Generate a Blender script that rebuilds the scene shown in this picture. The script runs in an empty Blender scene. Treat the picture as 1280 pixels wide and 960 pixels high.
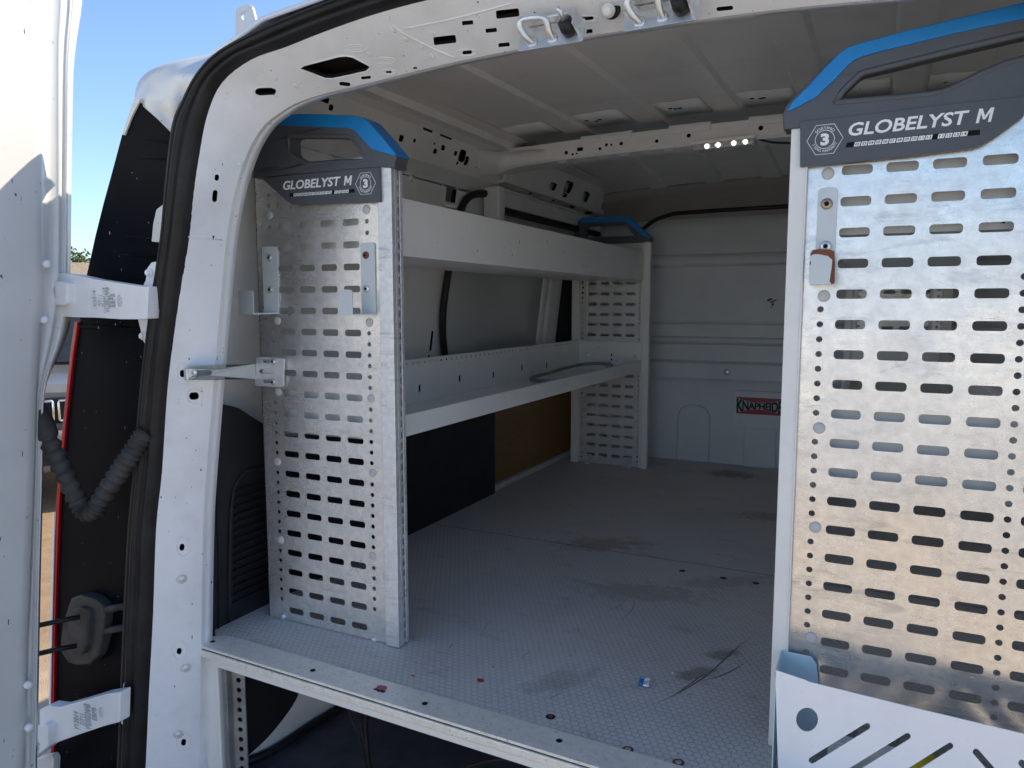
import bpy, bmesh, math, random
from mathutils import Vector, Matrix
from mathutils.geometry import tessellate_polygon
from mathutils.bvhtree import BVHTree
random.seed(7)
V = Vector
sc = bpy.context.scene
col = sc.collection
R = math.radians

# ------------------------------------------------------------------ camera
FPX = 940.0
PITCH, YAW = R(6.0), R(26.0)
CAMZ = 0.85                      # eye above the raised load floor (z = 0)
GZ = -0.90                       # the ground
CAM = V((0, 0, CAMZ))
FW = V((-math.sin(YAW)*math.cos(PITCH), math.cos(YAW)*math.cos(PITCH), -math.sin(PITCH)))
RT = V((math.cos(YAW), math.sin(YAW), 0))
UP = RT.cross(FW)

def ray(px, py):
    return FW + RT*((px-640)/FPX) - UP*((py-480)/FPX)

def at(px, py, axis, val):
    """real point on the plane axis=val that a measured sight line meets"""
    d = ray(px, py)
    return CAM + d*((val-CAM[axis])/d[axis])

cd = bpy.data.cameras.new('camera')
cam = bpy.data.objects.new('camera', cd)
col.objects.link(cam)
cam.location = CAM
cam.rotation_euler = (math.pi/2-PITCH, 0, YAW)
cd.sensor_width = 36
cd.lens = FPX/1280*36
cd.clip_start = 0.02
cd.clip_end = 2000
sc.camera = cam

# ------------------------------------------------------------------ materials
class NT:
    def __init__(s, name):
        s.m = bpy.data.materials.new(name)
        s.m.use_nodes = True
        s.t = s.m.node_tree
        s.b = s.t.nodes['Principled BSDF']
        s.tc = None
    def n(s, typ, **kw):
        nd = s.t.nodes.new(typ)
        for k, v in kw.items():
            setattr(nd, k, v)
        return nd
    def l(s, a, b):
        s.t.links.new(a, b)
    def coord(s):
        if not s.tc:
            s.tc = s.n('ShaderNodeTexCoord')
        return s.tc.outputs['Object']
    def mapped(s, scale=(1, 1, 1), rot=(0, 0, 0)):
        mp = s.n('ShaderNodeMapping')
        s.l(s.coord(), mp.inputs['Vector'])
        mp.inputs['Scale'].default_value = scale
        mp.inputs['Rotation'].default_value = rot
        return mp.outputs['Vector']
    def noise(s, scale, detail=4, rough=0.55, vec=None, dist=0.0):
        nd = s.n('ShaderNodeTexNoise')
        nd.inputs['Scale'].default_value = scale
        nd.inputs['Detail'].default_value = detail
        nd.inputs['Roughness'].default_value = rough
        nd.inputs['Distortion'].default_value = dist
        s.l(vec if vec is not None else s.coord(), nd.inputs['Vector'])
        return nd.outputs['Fac']
    def ramp(s, fac, a, b, ca=(0, 0, 0, 1), cb=(1, 1, 1, 1)):
        r = s.n('ShaderNodeValToRGB')
        r.color_ramp.elements[0].position = a
        r.color_ramp.elements[1].position = b
        r.color_ramp.elements[0].color = ca
        r.color_ramp.elements[1].color = cb
        s.l(fac, r.inputs['Fac'])
        return r.outputs['Color']
    def mix(s, fac, a, b, mode='MIX'):
        m = s.n('ShaderNodeMix', data_type='RGBA', blend_type=mode)
        for sock, v in ((0, fac), (6, a), (7, b)):
            if isinstance(v, (int, float)):
                m.inputs[sock].default_value = v
            elif isinstance(v, tuple):
                m.inputs[sock].default_value = v if len(v) == 4 else (*v, 1)
            else:
                s.l(v, m.inputs[sock])
        return m.outputs[2]
    def math(s, op, a, b=None, c=None):
        m = s.n('ShaderNodeMath', operation=op)
        for i, v in enumerate((a, b, c)):
            if v is None:
                continue
            if isinstance(v, (int, float)):
                m.inputs[i].default_value = v
            else:
                s.l(v, m.inputs[i])
        return m.outputs[0]
    def base(s, c):
        if isinstance(c, tuple):
            s.b.inputs['Base Color'].default_value = (*c[:3], 1)
        else:
            s.l(c, s.b.inputs['Base Color'])
    def rough(s, v):
        if isinstance(v, (int, float)):
            s.b.inputs['Roughness'].default_value = v
        else:
            s.l(v, s.b.inputs['Roughness'])
    def metal(s, v):
        s.b.inputs['Metallic'].default_value = v
    def bump(s, h, strength=0.2, dist=0.002):
        b = s.n('ShaderNodeBump')
        b.inputs['Strength'].default_value = strength
        b.inputs['Distance'].default_value = dist
        s.l(h, b.inputs['Height'])
        s.l(b.outputs['Normal'], s.b.inputs['Normal'])

def paint(name, c, dirt=(0.35, 0.33, 0.3), rough=0.28, amount=0.35, chips=False, coat=0.3, wave=0.15):
    t = NT(name)
    d = t.ramp(t.noise(5, 6, 0.65), 0.48, 0.8)
    f = t.math('MULTIPLY', d, amount)
    cc = t.mix(f, c, dirt)
    g = t.ramp(t.noise(140, 3, 0.6), 0.71, 0.76)
    cc = t.mix(t.math('MULTIPLY', g, 0.45), cc, tuple(x*0.5 for x in c))
    if chips:
        ch = t.ramp(t.noise(70, 2, 0.5, t.mapped((1.6, 1.6, 0.6))), 0.735, 0.75)
        cc = t.mix(ch, cc, (0.04, 0.035, 0.03))
    t.base(cc)
    t.rough(t.math('ADD', t.math('MULTIPLY', d, 0.25), rough))
    t.b.inputs['Coat Weight'].default_value = coat
    t.b.inputs['Coat Roughness'].default_value = 0.12
    t.bump(t.noise(3.5, 2, 0.4), wave, 0.012)
    return t.m

def plain(name, c, rough=0.5, metal=0.0, bumpscale=0, bs=0.2, var=0.25):
    t = NT(name)
    if max(c) < .06 and metal == 0:
        t.b.inputs['Specular IOR Level'].default_value = .28
    n = t.noise(14, 6, 0.6)
    lo = tuple(x*(1-var) for x in c)
    hi = tuple(min(1, x*(1+var)) for x in c)
    t.base(t.mix(t.ramp(n, 0.3, 0.7), lo, hi))
    t.rough(t.math('ADD', t.math('MULTIPLY', t.noise(9, 4), 0.2), rough-0.1))
    t.metal(metal)
    if bumpscale:
        t.bump(t.noise(bumpscale, 2), bs, 0.001)
    return t.m

def galvanised(name, c=(0.63, 0.63, 0.62), lo=0.2, hi=0.5, met=0.93, wear=1.0, wave=0.2):
    t = NT(name)
    big = t.noise(4.5, 5, 0.6)
    sm = t.noise(60, 4, 0.7)
    fine = t.noise(260, 2, 0.6)
    stretch = t.noise(22, 5, 0.7, t.mapped((0.6, 1, 5.0), (0, R(12), 0)))
    scr = t.ramp(t.noise(36, 3, 0.7, t.mapped((1.2, 1, 9.0), (0, R(-32), 0))), 0.62, 0.7)
    scr2 = t.ramp(t.noise(30, 3, 0.7, t.mapped((9.0, 1, 1.0), (0, R(24), 0))), 0.635, 0.7)
    blot = t.ramp(t.noise(9, 6, 0.75, t.mapped((0.8, 1, 2.6))), 0.55, 0.72)
    cc = t.mix(t.ramp(sm, 0.35, 0.7), tuple(x*0.9 for x in c), tuple(min(1, x*1.1) for x in c))
    cc = t.mix(t.math('MULTIPLY', blot, 0.35*wear), cc, (0.36, 0.36, 0.38))
    cc = t.mix(t.math('MULTIPLY', t.ramp(fine, 0.70, 0.78), 0.35), cc, (0.2, 0.18, 0.16))
    cc = t.mix(t.math('MULTIPLY', t.math('ADD', scr, scr2), 0.3), cc, (0.85, 0.85, 0.85))
    smear = t.ramp(t.noise(5, 6, 0.7, t.mapped((1.3, 1, 6.5), (0, R(5), 0)), .6), 0.57, 0.68)
    cc = t.mix(t.math('MULTIPLY', smear, 0.5*wear), cc, (0.33, 0.34, 0.38))
    t.base(cc)
    r = t.math('ADD', t.math('MULTIPLY', t.ramp(big, 0.3, 0.7), hi-lo), lo)
    r = t.math('ADD', r, t.math('MULTIPLY', t.ramp(stretch, 0.45, 0.75), 0.09*wear))
    r = t.math('ADD', r, t.math('MULTIPLY', t.math('ADD', scr, scr2), 0.12))
    t.rough(r)
    t.metal(met)
    h = t.math('ADD', t.math('MULTIPLY', t.noise(5.5, 2, 0.4), 1.0), t.math('MULTIPLY', sm, 0.012))
    t.bump(h, wave, 0.012)
    return t.m

def hexfloor(name):
    t = NT(name)
    sp = t.n('ShaderNodeSeparateXYZ'); t.l(t.coord(), sp.inputs[0])
    S = 1/0.0166
    x = t.math('MULTIPLY', sp.outputs[0], S); y = t.math('MULTIPLY', sp.outputs[1], S)
    def cell(ox, oy):
        a = t.math('SUBTRACT', t.math('FLOORED_MODULO', t.math('ADD', x, ox), 1.0), 0.5)
        b = t.math('SUBTRACT', t.math('FLOORED_MODULO', t.math('ADD', y, oy), 1.7320508), 0.8660254)
        ax = t.math('ABSOLUTE', a); ay = t.math('ABSOLUTE', b)
        return t.math('MAXIMUM', ax, t.math('ADD', t.math('MULTIPLY', ax, 0.5), t.math('MULTIPLY', ay, 0.8660254)))
    d = t.math('MINIMUM', cell(0, 0), cell(0.5, 0.8660254))
    tile = t.ramp(d, 0.35, 0.44, (1, 1, 1, 1), (0, 0, 0, 1))
    ring = t.math('MULTIPLY', t.ramp(d, 0.32, 0.38), tile)
    n1 = t.ramp(t.noise(2.4, 5, 0.6), 0.35, 0.7)
    n2 = t.noise(40, 5, 0.7)
    c = t.mix(n1, (0.43, 0.41, 0.39), (0.54, 0.515, 0.49))
    c = t.mix(t.math('MULTIPLY', tile, 0.5), c, (0.70, 0.675, 0.645))
    c = t.mix(t.math('MULTIPLY', ring, 0.3), c, (0.76, 0.76, 0.76))
    c = t.mix(t.math('MULTIPLY', t.ramp(n2, 0.58, 0.72), 0.35), c, (0.20, 0.19, 0.18))
    # broad smears of grime
    sm = t.ramp(t.noise(7, 6, 0.7, t.mapped((1.0, 2.2, 1), (0, 0, R(35)))), 0.56, 0.74)
    c = t.mix(t.math('MULTIPLY', sm, 0.5), c, (0.19, 0.17, 0.15))
    # spilled stains, each with a ragged outline
    for (sx, sy, rx, ry, rot, colr, k) in STAINS:
        mp = t.n('ShaderNodeMapping', vector_type='TEXTURE')
        t.l(t.coord(), mp.inputs['Vector'])
        mp.inputs['Location'].default_value = (sx, sy, 0)
        mp.inputs['Rotation'].default_value = (0, 0, rot)
        mp.inputs['Scale'].default_value = (rx, ry, 1)
        ln = t.n('ShaderNodeVectorMath', operation='LENGTH'); t.l(mp.outputs[0], ln.inputs[0])
        e = t.math('ADD', ln.outputs['Value'], t.math('MULTIPLY', t.math('SUBTRACT', t.noise(26, 5, 0.75), 0.5), 2.6))
        f = t.math('MULTIPLY', t.ramp(e, 0.45, 1.1, (1, 1, 1, 1), (0, 0, 0, 1)), k*.85)
        c = t.mix(f, c, colr)
    sp2 = t.ramp(t.noise(95, 2, 0.5), 0.745, 0.765)
    c = t.mix(sp2, c, (0.03, 0.025, 0.02))
    sp3 = t.ramp(t.noise(120, 2, 0.5, t.mapped((1, 1, 1), (0, 0, 1))), 0.76, 0.775)
    c = t.mix(sp3, c, (0.5, 0.5, 0.5))
    t.base(c)
    t.rough(t.math('ADD', t.math('MULTIPLY', n1, 0.15), 0.42))
    t.bump(t.math('ADD', tile, t.math('MULTIPLY', n2, 0.25)), 0.6, 0.0016)
    return t.m

STAINS = []
for (px, py, rx, ry, rot, c, k) in [
        (752, 680, .20, .09, .5, (.19, .135, .07), .55), (915, 593, .15, .11, -.2, (.16, .10, .035), .9),
        (960, 646, .15, .08, .2, (.18, .12, .06), .65), (905, 728, .20, .06, .6, (.17, .15, .12), .4),
        (872, 842, .075, .03, .9, (.16, .14, .115), .8), (905, 818, .05, .03, .7, (.16, .14, .115), .75),
        (800, 740, .22, .09, .2, (.18, .15, .12), .45), (700, 850, .12, .05, .9, (.18, .16, .14), .4)]:
    p = at(px, py, 2, 0)
    STAINS.append((p.x, p.y, rx, ry, rot, c, k))

M = {}
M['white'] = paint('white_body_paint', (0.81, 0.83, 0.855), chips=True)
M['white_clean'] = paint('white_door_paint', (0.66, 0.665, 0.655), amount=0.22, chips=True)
M['inner'] = paint('white_interior_paint', (0.80, 0.80, 0.785), amount=0.25, rough=0.34, coat=0.15, wave=0.3)
M['roofin'] = paint('roof_underside_paint', (0.76, 0.755, 0.735), amount=0.25, rough=0.42, coat=0.05, wave=0.5)
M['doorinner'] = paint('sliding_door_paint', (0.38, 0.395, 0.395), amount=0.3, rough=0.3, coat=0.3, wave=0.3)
M['zinc'] = plain('bright_zinc', (.78, .80, .80), .38, .35, var=.08)
M['shelf'] = paint('grey_white_powder_coat', (0.84, 0.845, 0.83), amount=0.15, rough=0.4, coat=0.05, chips=True, wave=0.05)
M['cast'] = paint('cast_hinge_paint', (0.84, 0.85, 0.86), amount=0.25, rough=0.4, coat=0.1)
M['tray'] = paint('white_tray_coat', (0.87, 0.88, 0.89), amount=0.12, rough=0.4, coat=0.05, wave=0.05)
M['hookpaint'] = paint('hook_coat', (0.60, 0.65, 0.66), amount=0.15, rough=0.35, coat=0.1, wave=0.05)
M['rubber'] = plain('black_rubber', (0.017, 0.017, 0.018), 0.42, var=0.4)
M['dark'] = plain('black_and_hole_shade', (0.008, 0.008, 0.008), 0.9)  # black for seams and sockets; also painted as shade inside holes
M['conduit'] = plain('dusty_rubber', (0.05, 0.048, 0.045), 0.6, var=0.5)
M['trim'] = plain('black_grained_plastic', (0.016, 0.017, 0.020), 0.55, bumpscale=900, bs=0.5)
def scuffed(name, c, light, rough):
    t = NT(name)
    n = t.noise(8, 5, .6)
    cc = t.mix(t.ramp(n, .3, .7), tuple(x*.9 for x in c), tuple(x*1.1 for x in c))
    sc_ = t.ramp(t.noise(40, 4, .75, t.mapped((.7, 1, 6), (0, R(8), 0))), .66, .74)
    dust = t.ramp(t.noise(190, 3, .6), .68, .76)
    cc = t.mix(t.math('MULTIPLY', sc_, .35), cc, light)
    cc = t.mix(t.math('MULTIPLY', dust, .3), cc, light)
    t.base(cc)
    t.rough(t.math('ADD', t.math('MULTIPLY', n, .2), rough))
    t.bump(t.noise(1200, 2), .25, .001)
    return t.m
M['cap'] = scuffed('slate_plastic', (0.082, 0.09, 0.104), (.22, .22, .22), .38)
M['blue'] = scuffed('blue_plastic', (0.004, 0.22, 0.60), (.12, .38, .66), .32)
M['alu'] = galvanised('aluminium_sheet', (0.88, 0.86, 0.82), 0.22, 0.34, 0.78, .45, .12)
M['galv'] = galvanised('mirror_worn_sheet', (0.70, 0.695, 0.69), 0.15, 0.36, 0.92)
M['anod'] = galvanised('anodised_profile', (0.78, 0.79, 0.80), 0.35, 0.5, 0.6)
M['postwhite'] = paint('cream_profile_paint', (0.80, 0.79, 0.75), amount=0.15, rough=0.4, coat=0.05, wave=0.02)
M['steel'] = plain('zinc_steel', (0.72, 0.73, 0.72), 0.3, 0.7, var=0.2)
M['rust'] = plain('rust', (0.17, 0.06, 0.035), 0.85, bumpscale=300, bs=0.6, var=0.5)
M['floor'] = hexfloor('hexagon_vinyl')
M['lowfloor'] = plain('dark_load_mat', (0.07, 0.072, 0.085), 0.6, bumpscale=400, bs=0.4, var=0.3)
def bulkmat():
    t = NT('grey_moulded_plastic')
    n = t.noise(3, 6, .65)
    cc = t.mix(t.ramp(n, .3, .7), (.60, .63, .645), (.70, .73, .745))
    a_ = t.ramp(t.noise(16, 4, .8, t.mapped((1, 1, 5), (0, R(-14), 0))), .66, .72)
    b_ = t.ramp(t.noise(22, 5, .8, t.mapped((.7, 1, 9), (0, R(6), 0))), .67, .74)
    cc = t.mix(t.math('MULTIPLY', t.math('MAXIMUM', a_, b_), .45), cc, (.2, .2, .2))
    t.base(cc); t.rough(.5)
    t.bump(t.noise(600, 2), .2, .001)
    return t.m
M['bulk'] = bulkmat()
M['headliner'] = plain('taupe_felt', (0.34, 0.32, 0.30), 0.9, var=0.05)
M['letter'] = plain('white_print', (0.87, 0.88, 0.88), 0.5, var=0.05)
M['black'] = plain('black_print', (0.012, 0.012, 0.014), 0.5)
M['red'] = plain('red_print', (0.36, 0.02, 0.045), 0.45, var=0.1)
M['lens'] = plain('red_lens', (0.42, 0.006, 0.012), 0.12, var=0.1)
M['plug'] = plain('grey_plug', (0.5, 0.5, 0.49), 0.5, var=0.1)
M['clipwhite'] = plain('white_nylon', (0.75, 0.75, 0.72), 0.4, var=0.05)
M['foil'] = plain('silver_foil', (0.75, 0.75, 0.78), 0.25, 0.8)
M['foilblue'] = plain('blue_wrapper', (0.0, 0.2, 0.55), 0.3)
M['crumbred'] = plain('red_scrap', (0.4, 0.03, 0.04), 0.6)
M['crumborange'] = plain('orange_scrap', (0.5, 0.16, 0.03), 0.7)
M['crumbyellow'] = plain('yellow_scrap', (0.6, 0.5, 0.03), 0.7)

def plywood():
    t = NT('brown_plywood')
    w = t.noise(9, 6, 0.65, t.mapped((1, 1.2, 14)))
    t.base(t.mix(t.ramp(w, 0.3, 0.7), (0.17, 0.08, 0.018), (0.28, 0.14, 0.032)))
    t.rough(0.5)
    return t.m
M['ply'] = plywood()
M['dullalu'] = plain('dull_aluminium', (.70, .70, .68), .42, .55, var=.08)
M['castmark'] = plain('cast_mark', (.50, .51, .52), .5)
M['scuffshade'] = plain('scuff_and_groove_shade', (.06, .06, .06), .7)  # grey of real scuffs; also the shade painted into the trim grooves

def sillmat():
    t = NT('worn_sill_aluminium')
    n = t.noise(55, 6, 0.75)
    n2 = t.noise(6, 5, 0.6)
    c = t.mix(t.ramp(n, 0.4, 0.7), (0.90, 0.87, 0.78), (0.76, 0.72, 0.63))
    c = t.mix(t.math('MULTIPLY', t.ramp(t.noise(130, 3, 0.7), 0.62, 0.72), 0.7), c, (0.15, 0.12, 0.10))
    t.base(c)
    t.metal(0.3)
    t.rough(t.math('ADD', t.math('MULTIPLY', n2, 0.3), 0.32))
    t.bump(n, 0.25, 0.0015)
    return t.m
M['sill'] = sillmat()

def clearplastic():
    t = NT('clear_lamp_plastic')
    t.base(t.mix(t.noise(20), (0.78, 0.77, 0.72), (0.86, 0.85, 0.8)))
    t.rough(0.15)
    t.b.inputs['Transmission Weight'].default_value = 0.6
    return t.m
M['clear'] = clearplastic()

def emit(name, c, s):
    t = NT(name)
    t.base(t.mix(t.noise(30), c, tuple(x*0.95 for x in c)))
    t.b.inputs['Emission Color'].default_value = (*c, 1)
    t.b.inputs['Emission Strength'].default_value = s
    return t.m
M['led'] = emit('led_die', (1.0, 0.99, 0.95), 4)

def groundmat():
    t = NT('dusty_lot')
    n = t.noise(0.35, 6, 0.65); f = t.noise(9, 6, 0.75); g = t.noise(140, 3, 0.7)
    c = t.mix(t.ramp(n, 0.42, 0.62), (0.70, 0.55, 0.38), (0.58, 0.51, 0.42))
    c = t.mix(t.math('MULTIPLY', t.ramp(f, 0.45, 0.75), 0.3), c, (0.44, 0.39, 0.33))
    c = t.mix(t.math('MULTIPLY', t.ramp(g, 0.5, 0.8), 0.3), c, (0.36, 0.32, 0.28))
    sp = t.n('ShaderNodeSeparateXYZ'); t.l(t.coord(), sp.inputs[0])
    e = t.math('ADD', sp.outputs[0], t.math('MULTIPLY', n, 1.6))
    k = t.ramp(t.math('MULTIPLY_ADD', e, .25, 1.0), .2, .55, (1, 1, 1, 1), (0, 0, 0, 1))
    c = t.mix(k, c, t.mix(t.ramp(f, .35, .7), (.42, .27, .14), (.27, .19, .12)))
    t.base(c); t.rough(0.9)
    t.bump(t.math('ADD', g, f), 0.7, 0.02)
    return t.m
M['ground'] = groundmat()

def blackpanel():
    t = NT('chipped_black_plastic')
    ch = t.ramp(t.noise(38, 2, 0.5, t.mapped((1.6, 1.6, 0.6))), 0.725, 0.74)
    ch2 = t.ramp(t.noise(150, 1, 0.5), 0.77, 0.79)
    dust = t.ramp(t.noise(4, 5, 0.6), 0.3, 0.75)
    c = t.mix(dust, (0.002, 0.003, 0.005), (0.006, 0.008, 0.012))
    c = t.mix(t.math('MAXIMUM', ch, ch2), c, (0.42, 0.43, 0.45))
    t.b.inputs['Specular IOR Level'].default_value = .04
    t.base(c); t.rough(0.42)
    t.bump(t.noise(700, 2), 0.25, 0.001)
    return t.m
M['blackpanel'] = blackpanel()

# ------------------------------------------------------------------ mesh helpers
class MB:
    def __init__(s):
        s.v = []; s.f = []; s.mi = []; s.sm = []
    def add(s, vs, fs, m=0, smooth=False):
        o = len(s.v)
        s.v += [V(p) for p in vs]
        for f in fs:
            s.f.append([i+o for i in f]); s.mi.append(m); s.sm.append(smooth)
        return s
    def box(s, x0, x1, y0, y1, z0, z1, m=0):
        vs = [(x, y, z) for x in (x0, x1) for y in (y0, y1) for z in (z0, z1)]
        return s.add(vs, [(0, 1, 3, 2), (4, 6, 7, 5), (0, 4, 5, 1), (2, 3, 7, 6), (0, 2, 6, 4), (1, 5, 7, 3)], m)
    def obox(s, c, ax, ay, az, m=0):
        """box from a centre and three half-axis vectors"""
        c = V(c); ax = V(ax); ay = V(ay); az = V(az)
        vs = [c+ax*i+ay*j+az*k for i in (-1, 1) for j in (-1, 1) for k in (-1, 1)]
        return s.add(vs, [(0, 1, 3, 2), (4, 6, 7, 5), (0, 4, 5, 1), (2, 3, 7, 6), (0, 2, 6, 4), (1, 5, 7, 3)], m)
    def plate(s, outer, holes, F, w0, w1, m=0, smooth=False):
        """flat plate with holes: 2-D loops mapped by F(u, v, w)"""
        loops = [outer]+list(holes)
        tri = tessellate_polygon([[V((p[0], p[1], 0)) for p in L] for L in loops])
        flat = [p for L in loops for p in L]
        n = len(flat)
        vs = [F(p[0], p[1], w0) for p in flat]+[F(p[0], p[1], w1) for p in flat]
        fs = [tuple(t) for t in tri]+[tuple(i+n for i in reversed(t)) for t in tri]
        o = 0
        for L in loops:
            k = len(L)
            for i in range(k):
                j = (i+1) % k
                fs.append((o+i, o+j, o+j+n, o+i+n))
            o += k
        return s.add(vs, fs, m, smooth)
    def perf(s, strips, v0, v1, F, t, m=0):
        """perforated sheet: strips = [(u0, u1, [(cu, cv, hu, hv, r), ...])]"""
        for (u0, u1, hs) in strips:
            hs = sorted(hs, key=lambda h: h[1])
            if not hs:
                s.add([F(u0, v0, 0), F(u1, v0, 0), F(u1, v1, 0), F(u0, v1, 0),
                       F(u0, v0, t), F(u1, v0, t), F(u1, v1, t), F(u0, v1, t)],
                      [(0, 1, 2, 3), (7, 6, 5, 4)], m)
                continue
            cuts = [v0]+[(a[1]+b[1])/2 for a, b in zip(hs, hs[1:])]+[v1]
            for h, a, b in zip(hs, cuts, cuts[1:]):
                cu, cv, hu, hv, r = h
                ring = []; out = []
                for (sx, sy, a0, eu, ev) in ((1, 1, 0, u1, b), (-1, 1, 90, u0, b), (-1, -1, 180, u0, a), (1, -1, 270, u1, a)):
                    for k in range(4):
                        an = R(a0+k*30)
                        p = (cu+sx*(hu-r)+math.cos(an)*r, cv+sy*(hv-r)+math.sin(an)*r)
                        ring.append(p)
                        if k == 0:
                            q = (eu, p[1]) if a0 in (0, 180) else (p[0], ev)
                        elif k == 3:
                            q = (p[0], ev) if a0 in (0, 180) else (eu, p[1])
                        else:
                            q = (eu, ev)
                        out.append(q)
                N = 16
                vs = [F(p[0], p[1], 0) for p in ring]+[F(p[0], p[1], 0) for p in out] + \
                     [F(p[0], p[1], t) for p in ring]+[F(p[0], p[1], t) for p in out]
                fs = []
                for i in range(N):
                    j = (i+1) % N
                    if i % 4 == 1:
                        fs.append((i, N+i, j)); fs.append((2*N+j, 3*N+i, 2*N+i))
                    else:
                        fs.append((i, N+i, N+j, j)); fs.append((2*N+j, 3*N+j, 3*N+i, 2*N+i))
                    fs.append((j, 2*N+j, 2*N+i, i))
                s.add(vs, fs, m)
        u0 = strips[0][0]; u1 = strips[-1][1]
        s.add([F(u, v, w) for u in (u0, u1) for v in (v0, v1) for w in (0, t)],
              [(0, 1, 3, 2), (4, 6, 7, 5), (0, 4, 5, 1), (2, 3, 7, 6)], m)
        return s
    def tube(s, pts, r, n=10, m=0, smooth=True, caps=True):
        pts = [V(p) for p in pts]
        rs = r if isinstance(r, (list, tuple)) else [r]*len(pts)
        t0 = (pts[1]-pts[0]).normalized()
        nrm = t0.orthogonal().normalized()
        vs = []
        for i, p in enumerate(pts):
            a = pts[max(0, i-1)]; b = pts[min(len(pts)-1, i+1)]
            t = (b-a).normalized()
            nrm = (nrm-t*nrm.dot(t))
            nrm = nrm.normalized() if nrm.length > 1e-6 else t.orthogonal().normalized()
            bi = t.cross(nrm)
            vs += [p+(nrm*math.cos(2*math.pi*k/n)+bi*math.sin(2*math.pi*k/n))*rs[i] for k in range(n)]
        fs = []
        for i in range(len(pts)-1):
            for k in range(n):
                k2 = (k+1) % n
                fs.append((i*n+k, i*n+k2, (i+1)*n+k2, (i+1)*n+k))
        if caps:
            fs.append(tuple(range(n-1, -1, -1)))
            fs.append(tuple((len(pts)-1)*n+k for k in range(n)))
        return s.add(vs, fs, m, smooth)
    def loft(s, rails, closed_off=None, m=0, smooth=True, wrap=False):
        """surface through rails (each a list of points, same count);
        closed_off: function (i, j, p) -> back point, giving a closed solid"""
        nr = len(rails); n = len(rails[0])
        vs = [V(rails[i][j]) for i in range(nr) for j in range(n)]
        fs = []
        for i in range(nr if wrap else nr-1):
            i2 = (i+1) % nr
            for j in range(n-1):
                fs.append((i*n+j, i*n+j+1, i2*n+j+1, i2*n+j))
        if closed_off:
            o = nr*n
            vs += [V(closed_off(i, j, V(rails[i][j]))) for i in range(nr) for j in range(n)]
            for i in range(nr-1):
                for j in range(n-1):
                    fs.append((o+i*n+j, o+(i+1)*n+j, o+(i+1)*n+j+1, o+i*n+j+1))
            for j in range(n-1):
                fs.append((j, o+j, o+j+1, j+1))
                q = (nr-1)*n
                fs.append((q+j, q+j+1, o+q+j+1, o+q+j))
            for i in range(nr-1):
                fs.append((i*n, (i+1)*n, o+(i+1)*n, o+i*n))
                q = n-1
                fs.append((i*n+q, o+i*n+q, o+(i+1)*n+q, (i+1)*n+q))
        return s.add(vs, fs, m, smooth)
    def disc(s, c, nrm, r, h, n=16, m=0, dome=0.0):
        """low button: cylinder with an optional domed head"""
        c = V(c); nrm = V(nrm).normalized()
        a = nrm.orthogonal().normalized(); b = nrm.cross(a)
        prof = [(r, 0), (r, h*0.6), (r*0.8, h*(0.6+0.3)+dome*0.6), (r*0.4, h+dome)]
        vs = []
        for (rr, hh) in prof:
            vs += [c+(a*math.cos(2*math.pi*k/n)+b*math.sin(2*math.pi*k/n))*rr+nrm*hh for k in range(n)]
        fs = []
        for i in range(len(prof)-1):
            for k in range(n):
                k2 = (k+1) % n
                fs.append((i*n+k, i*n+k2, (i+1)*n+k2, (i+1)*n+k))
        fs.append(tuple(range(n-1, -1, -1)))
        fs.append(tuple((len(prof)-1)*n+k for k in range(n)))
        return s.add(vs, fs, m, True)
    def mirror(s, xm):
        """mirrored copy across the plane x = xm/2 (x -> xm - x)"""
        o = MB()
        o.v = [V((xm-p.x, p.y, p.z)) for p in s.v]
        o.f = [list(reversed(f)) for f in s.f]; o.mi = list(s.mi); o.sm = list(s.sm)
        return o
    def build(s, name, mats, parent=None, bevel=0, recalc=True, seg=2, weld=False, angle=35):
        me = bpy.data.meshes.new(name)
        me.from_pydata([tuple(p) for p in s.v], [], s.f)
        for p, mi, sm in zip(me.polygons, s.mi, s.sm):
            p.material_index = mi; p.use_smooth = sm
        if not isinstance(mats, (list, tuple)):
            mats = [mats]
        for m in mats:
            me.materials.append(M[m] if isinstance(m, str) else m)
        if recalc or weld:
            bm = bmesh.new(); bm.from_mesh(me)
            if weld:
                bmesh.ops.remove_doubles(bm, verts=bm.verts, dist=1e-5)
            if recalc:
                bmesh.ops.recalc_face_normals(bm, faces=bm.faces)
            bm.to_mesh(me); bm.free()
        o = bpy.data.objects.new(name, me)
        col.objects.link(o)
        setparent(o, parent)
        if bevel:
            md = o.modifiers.new('bevel', 'BEVEL')
            md.width = bevel; md.segments = seg; md.limit_method = 'ANGLE'; md.angle_limit = R(angle)
            md.harden_normals = False
        return o

def pieces(mb):
    par = list(range(len(mb.v)))
    def find(i):
        while par[i] != i:
            par[i] = par[par[i]]; i = par[i]
        return i
    for f in mb.f:
        a = find(f[0])
        for k in f[1:]:
            par[find(k)] = a
    groups = {}
    for f, mi, sm in zip(mb.f, mb.mi, mb.sm):
        groups.setdefault(find(f[0]), []).append((f, mi, sm))
    out = []
    for fs in groups.values():
        ids = sorted({i for f, _, _ in fs for i in f})
        new = {o: n for n, o in enumerate(ids)}
        q = MB(); q.v = [mb.v[i] for i in ids]
        q.f = [[new[i] for i in f] for f, _, _ in fs]; q.mi = [m for _, m, _ in fs]; q.sm = [x for _, _, x in fs]
        out.append(q)
    return out
def build_each(mb, name, mats, parent=None, **k):
    return [q.build(name, mats, parent, **k) for q in pieces(mb)]

ORIG = {}
def setparent(o, parent):
    if parent is None:
        return
    o.parent = parent
    base = ORIG.get(parent.name, V((0, 0, 0)))
    o.matrix_parent_inverse = Matrix.Translation(-base)
    ORIG[o.name] = V((0, 0, 0))

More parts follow.
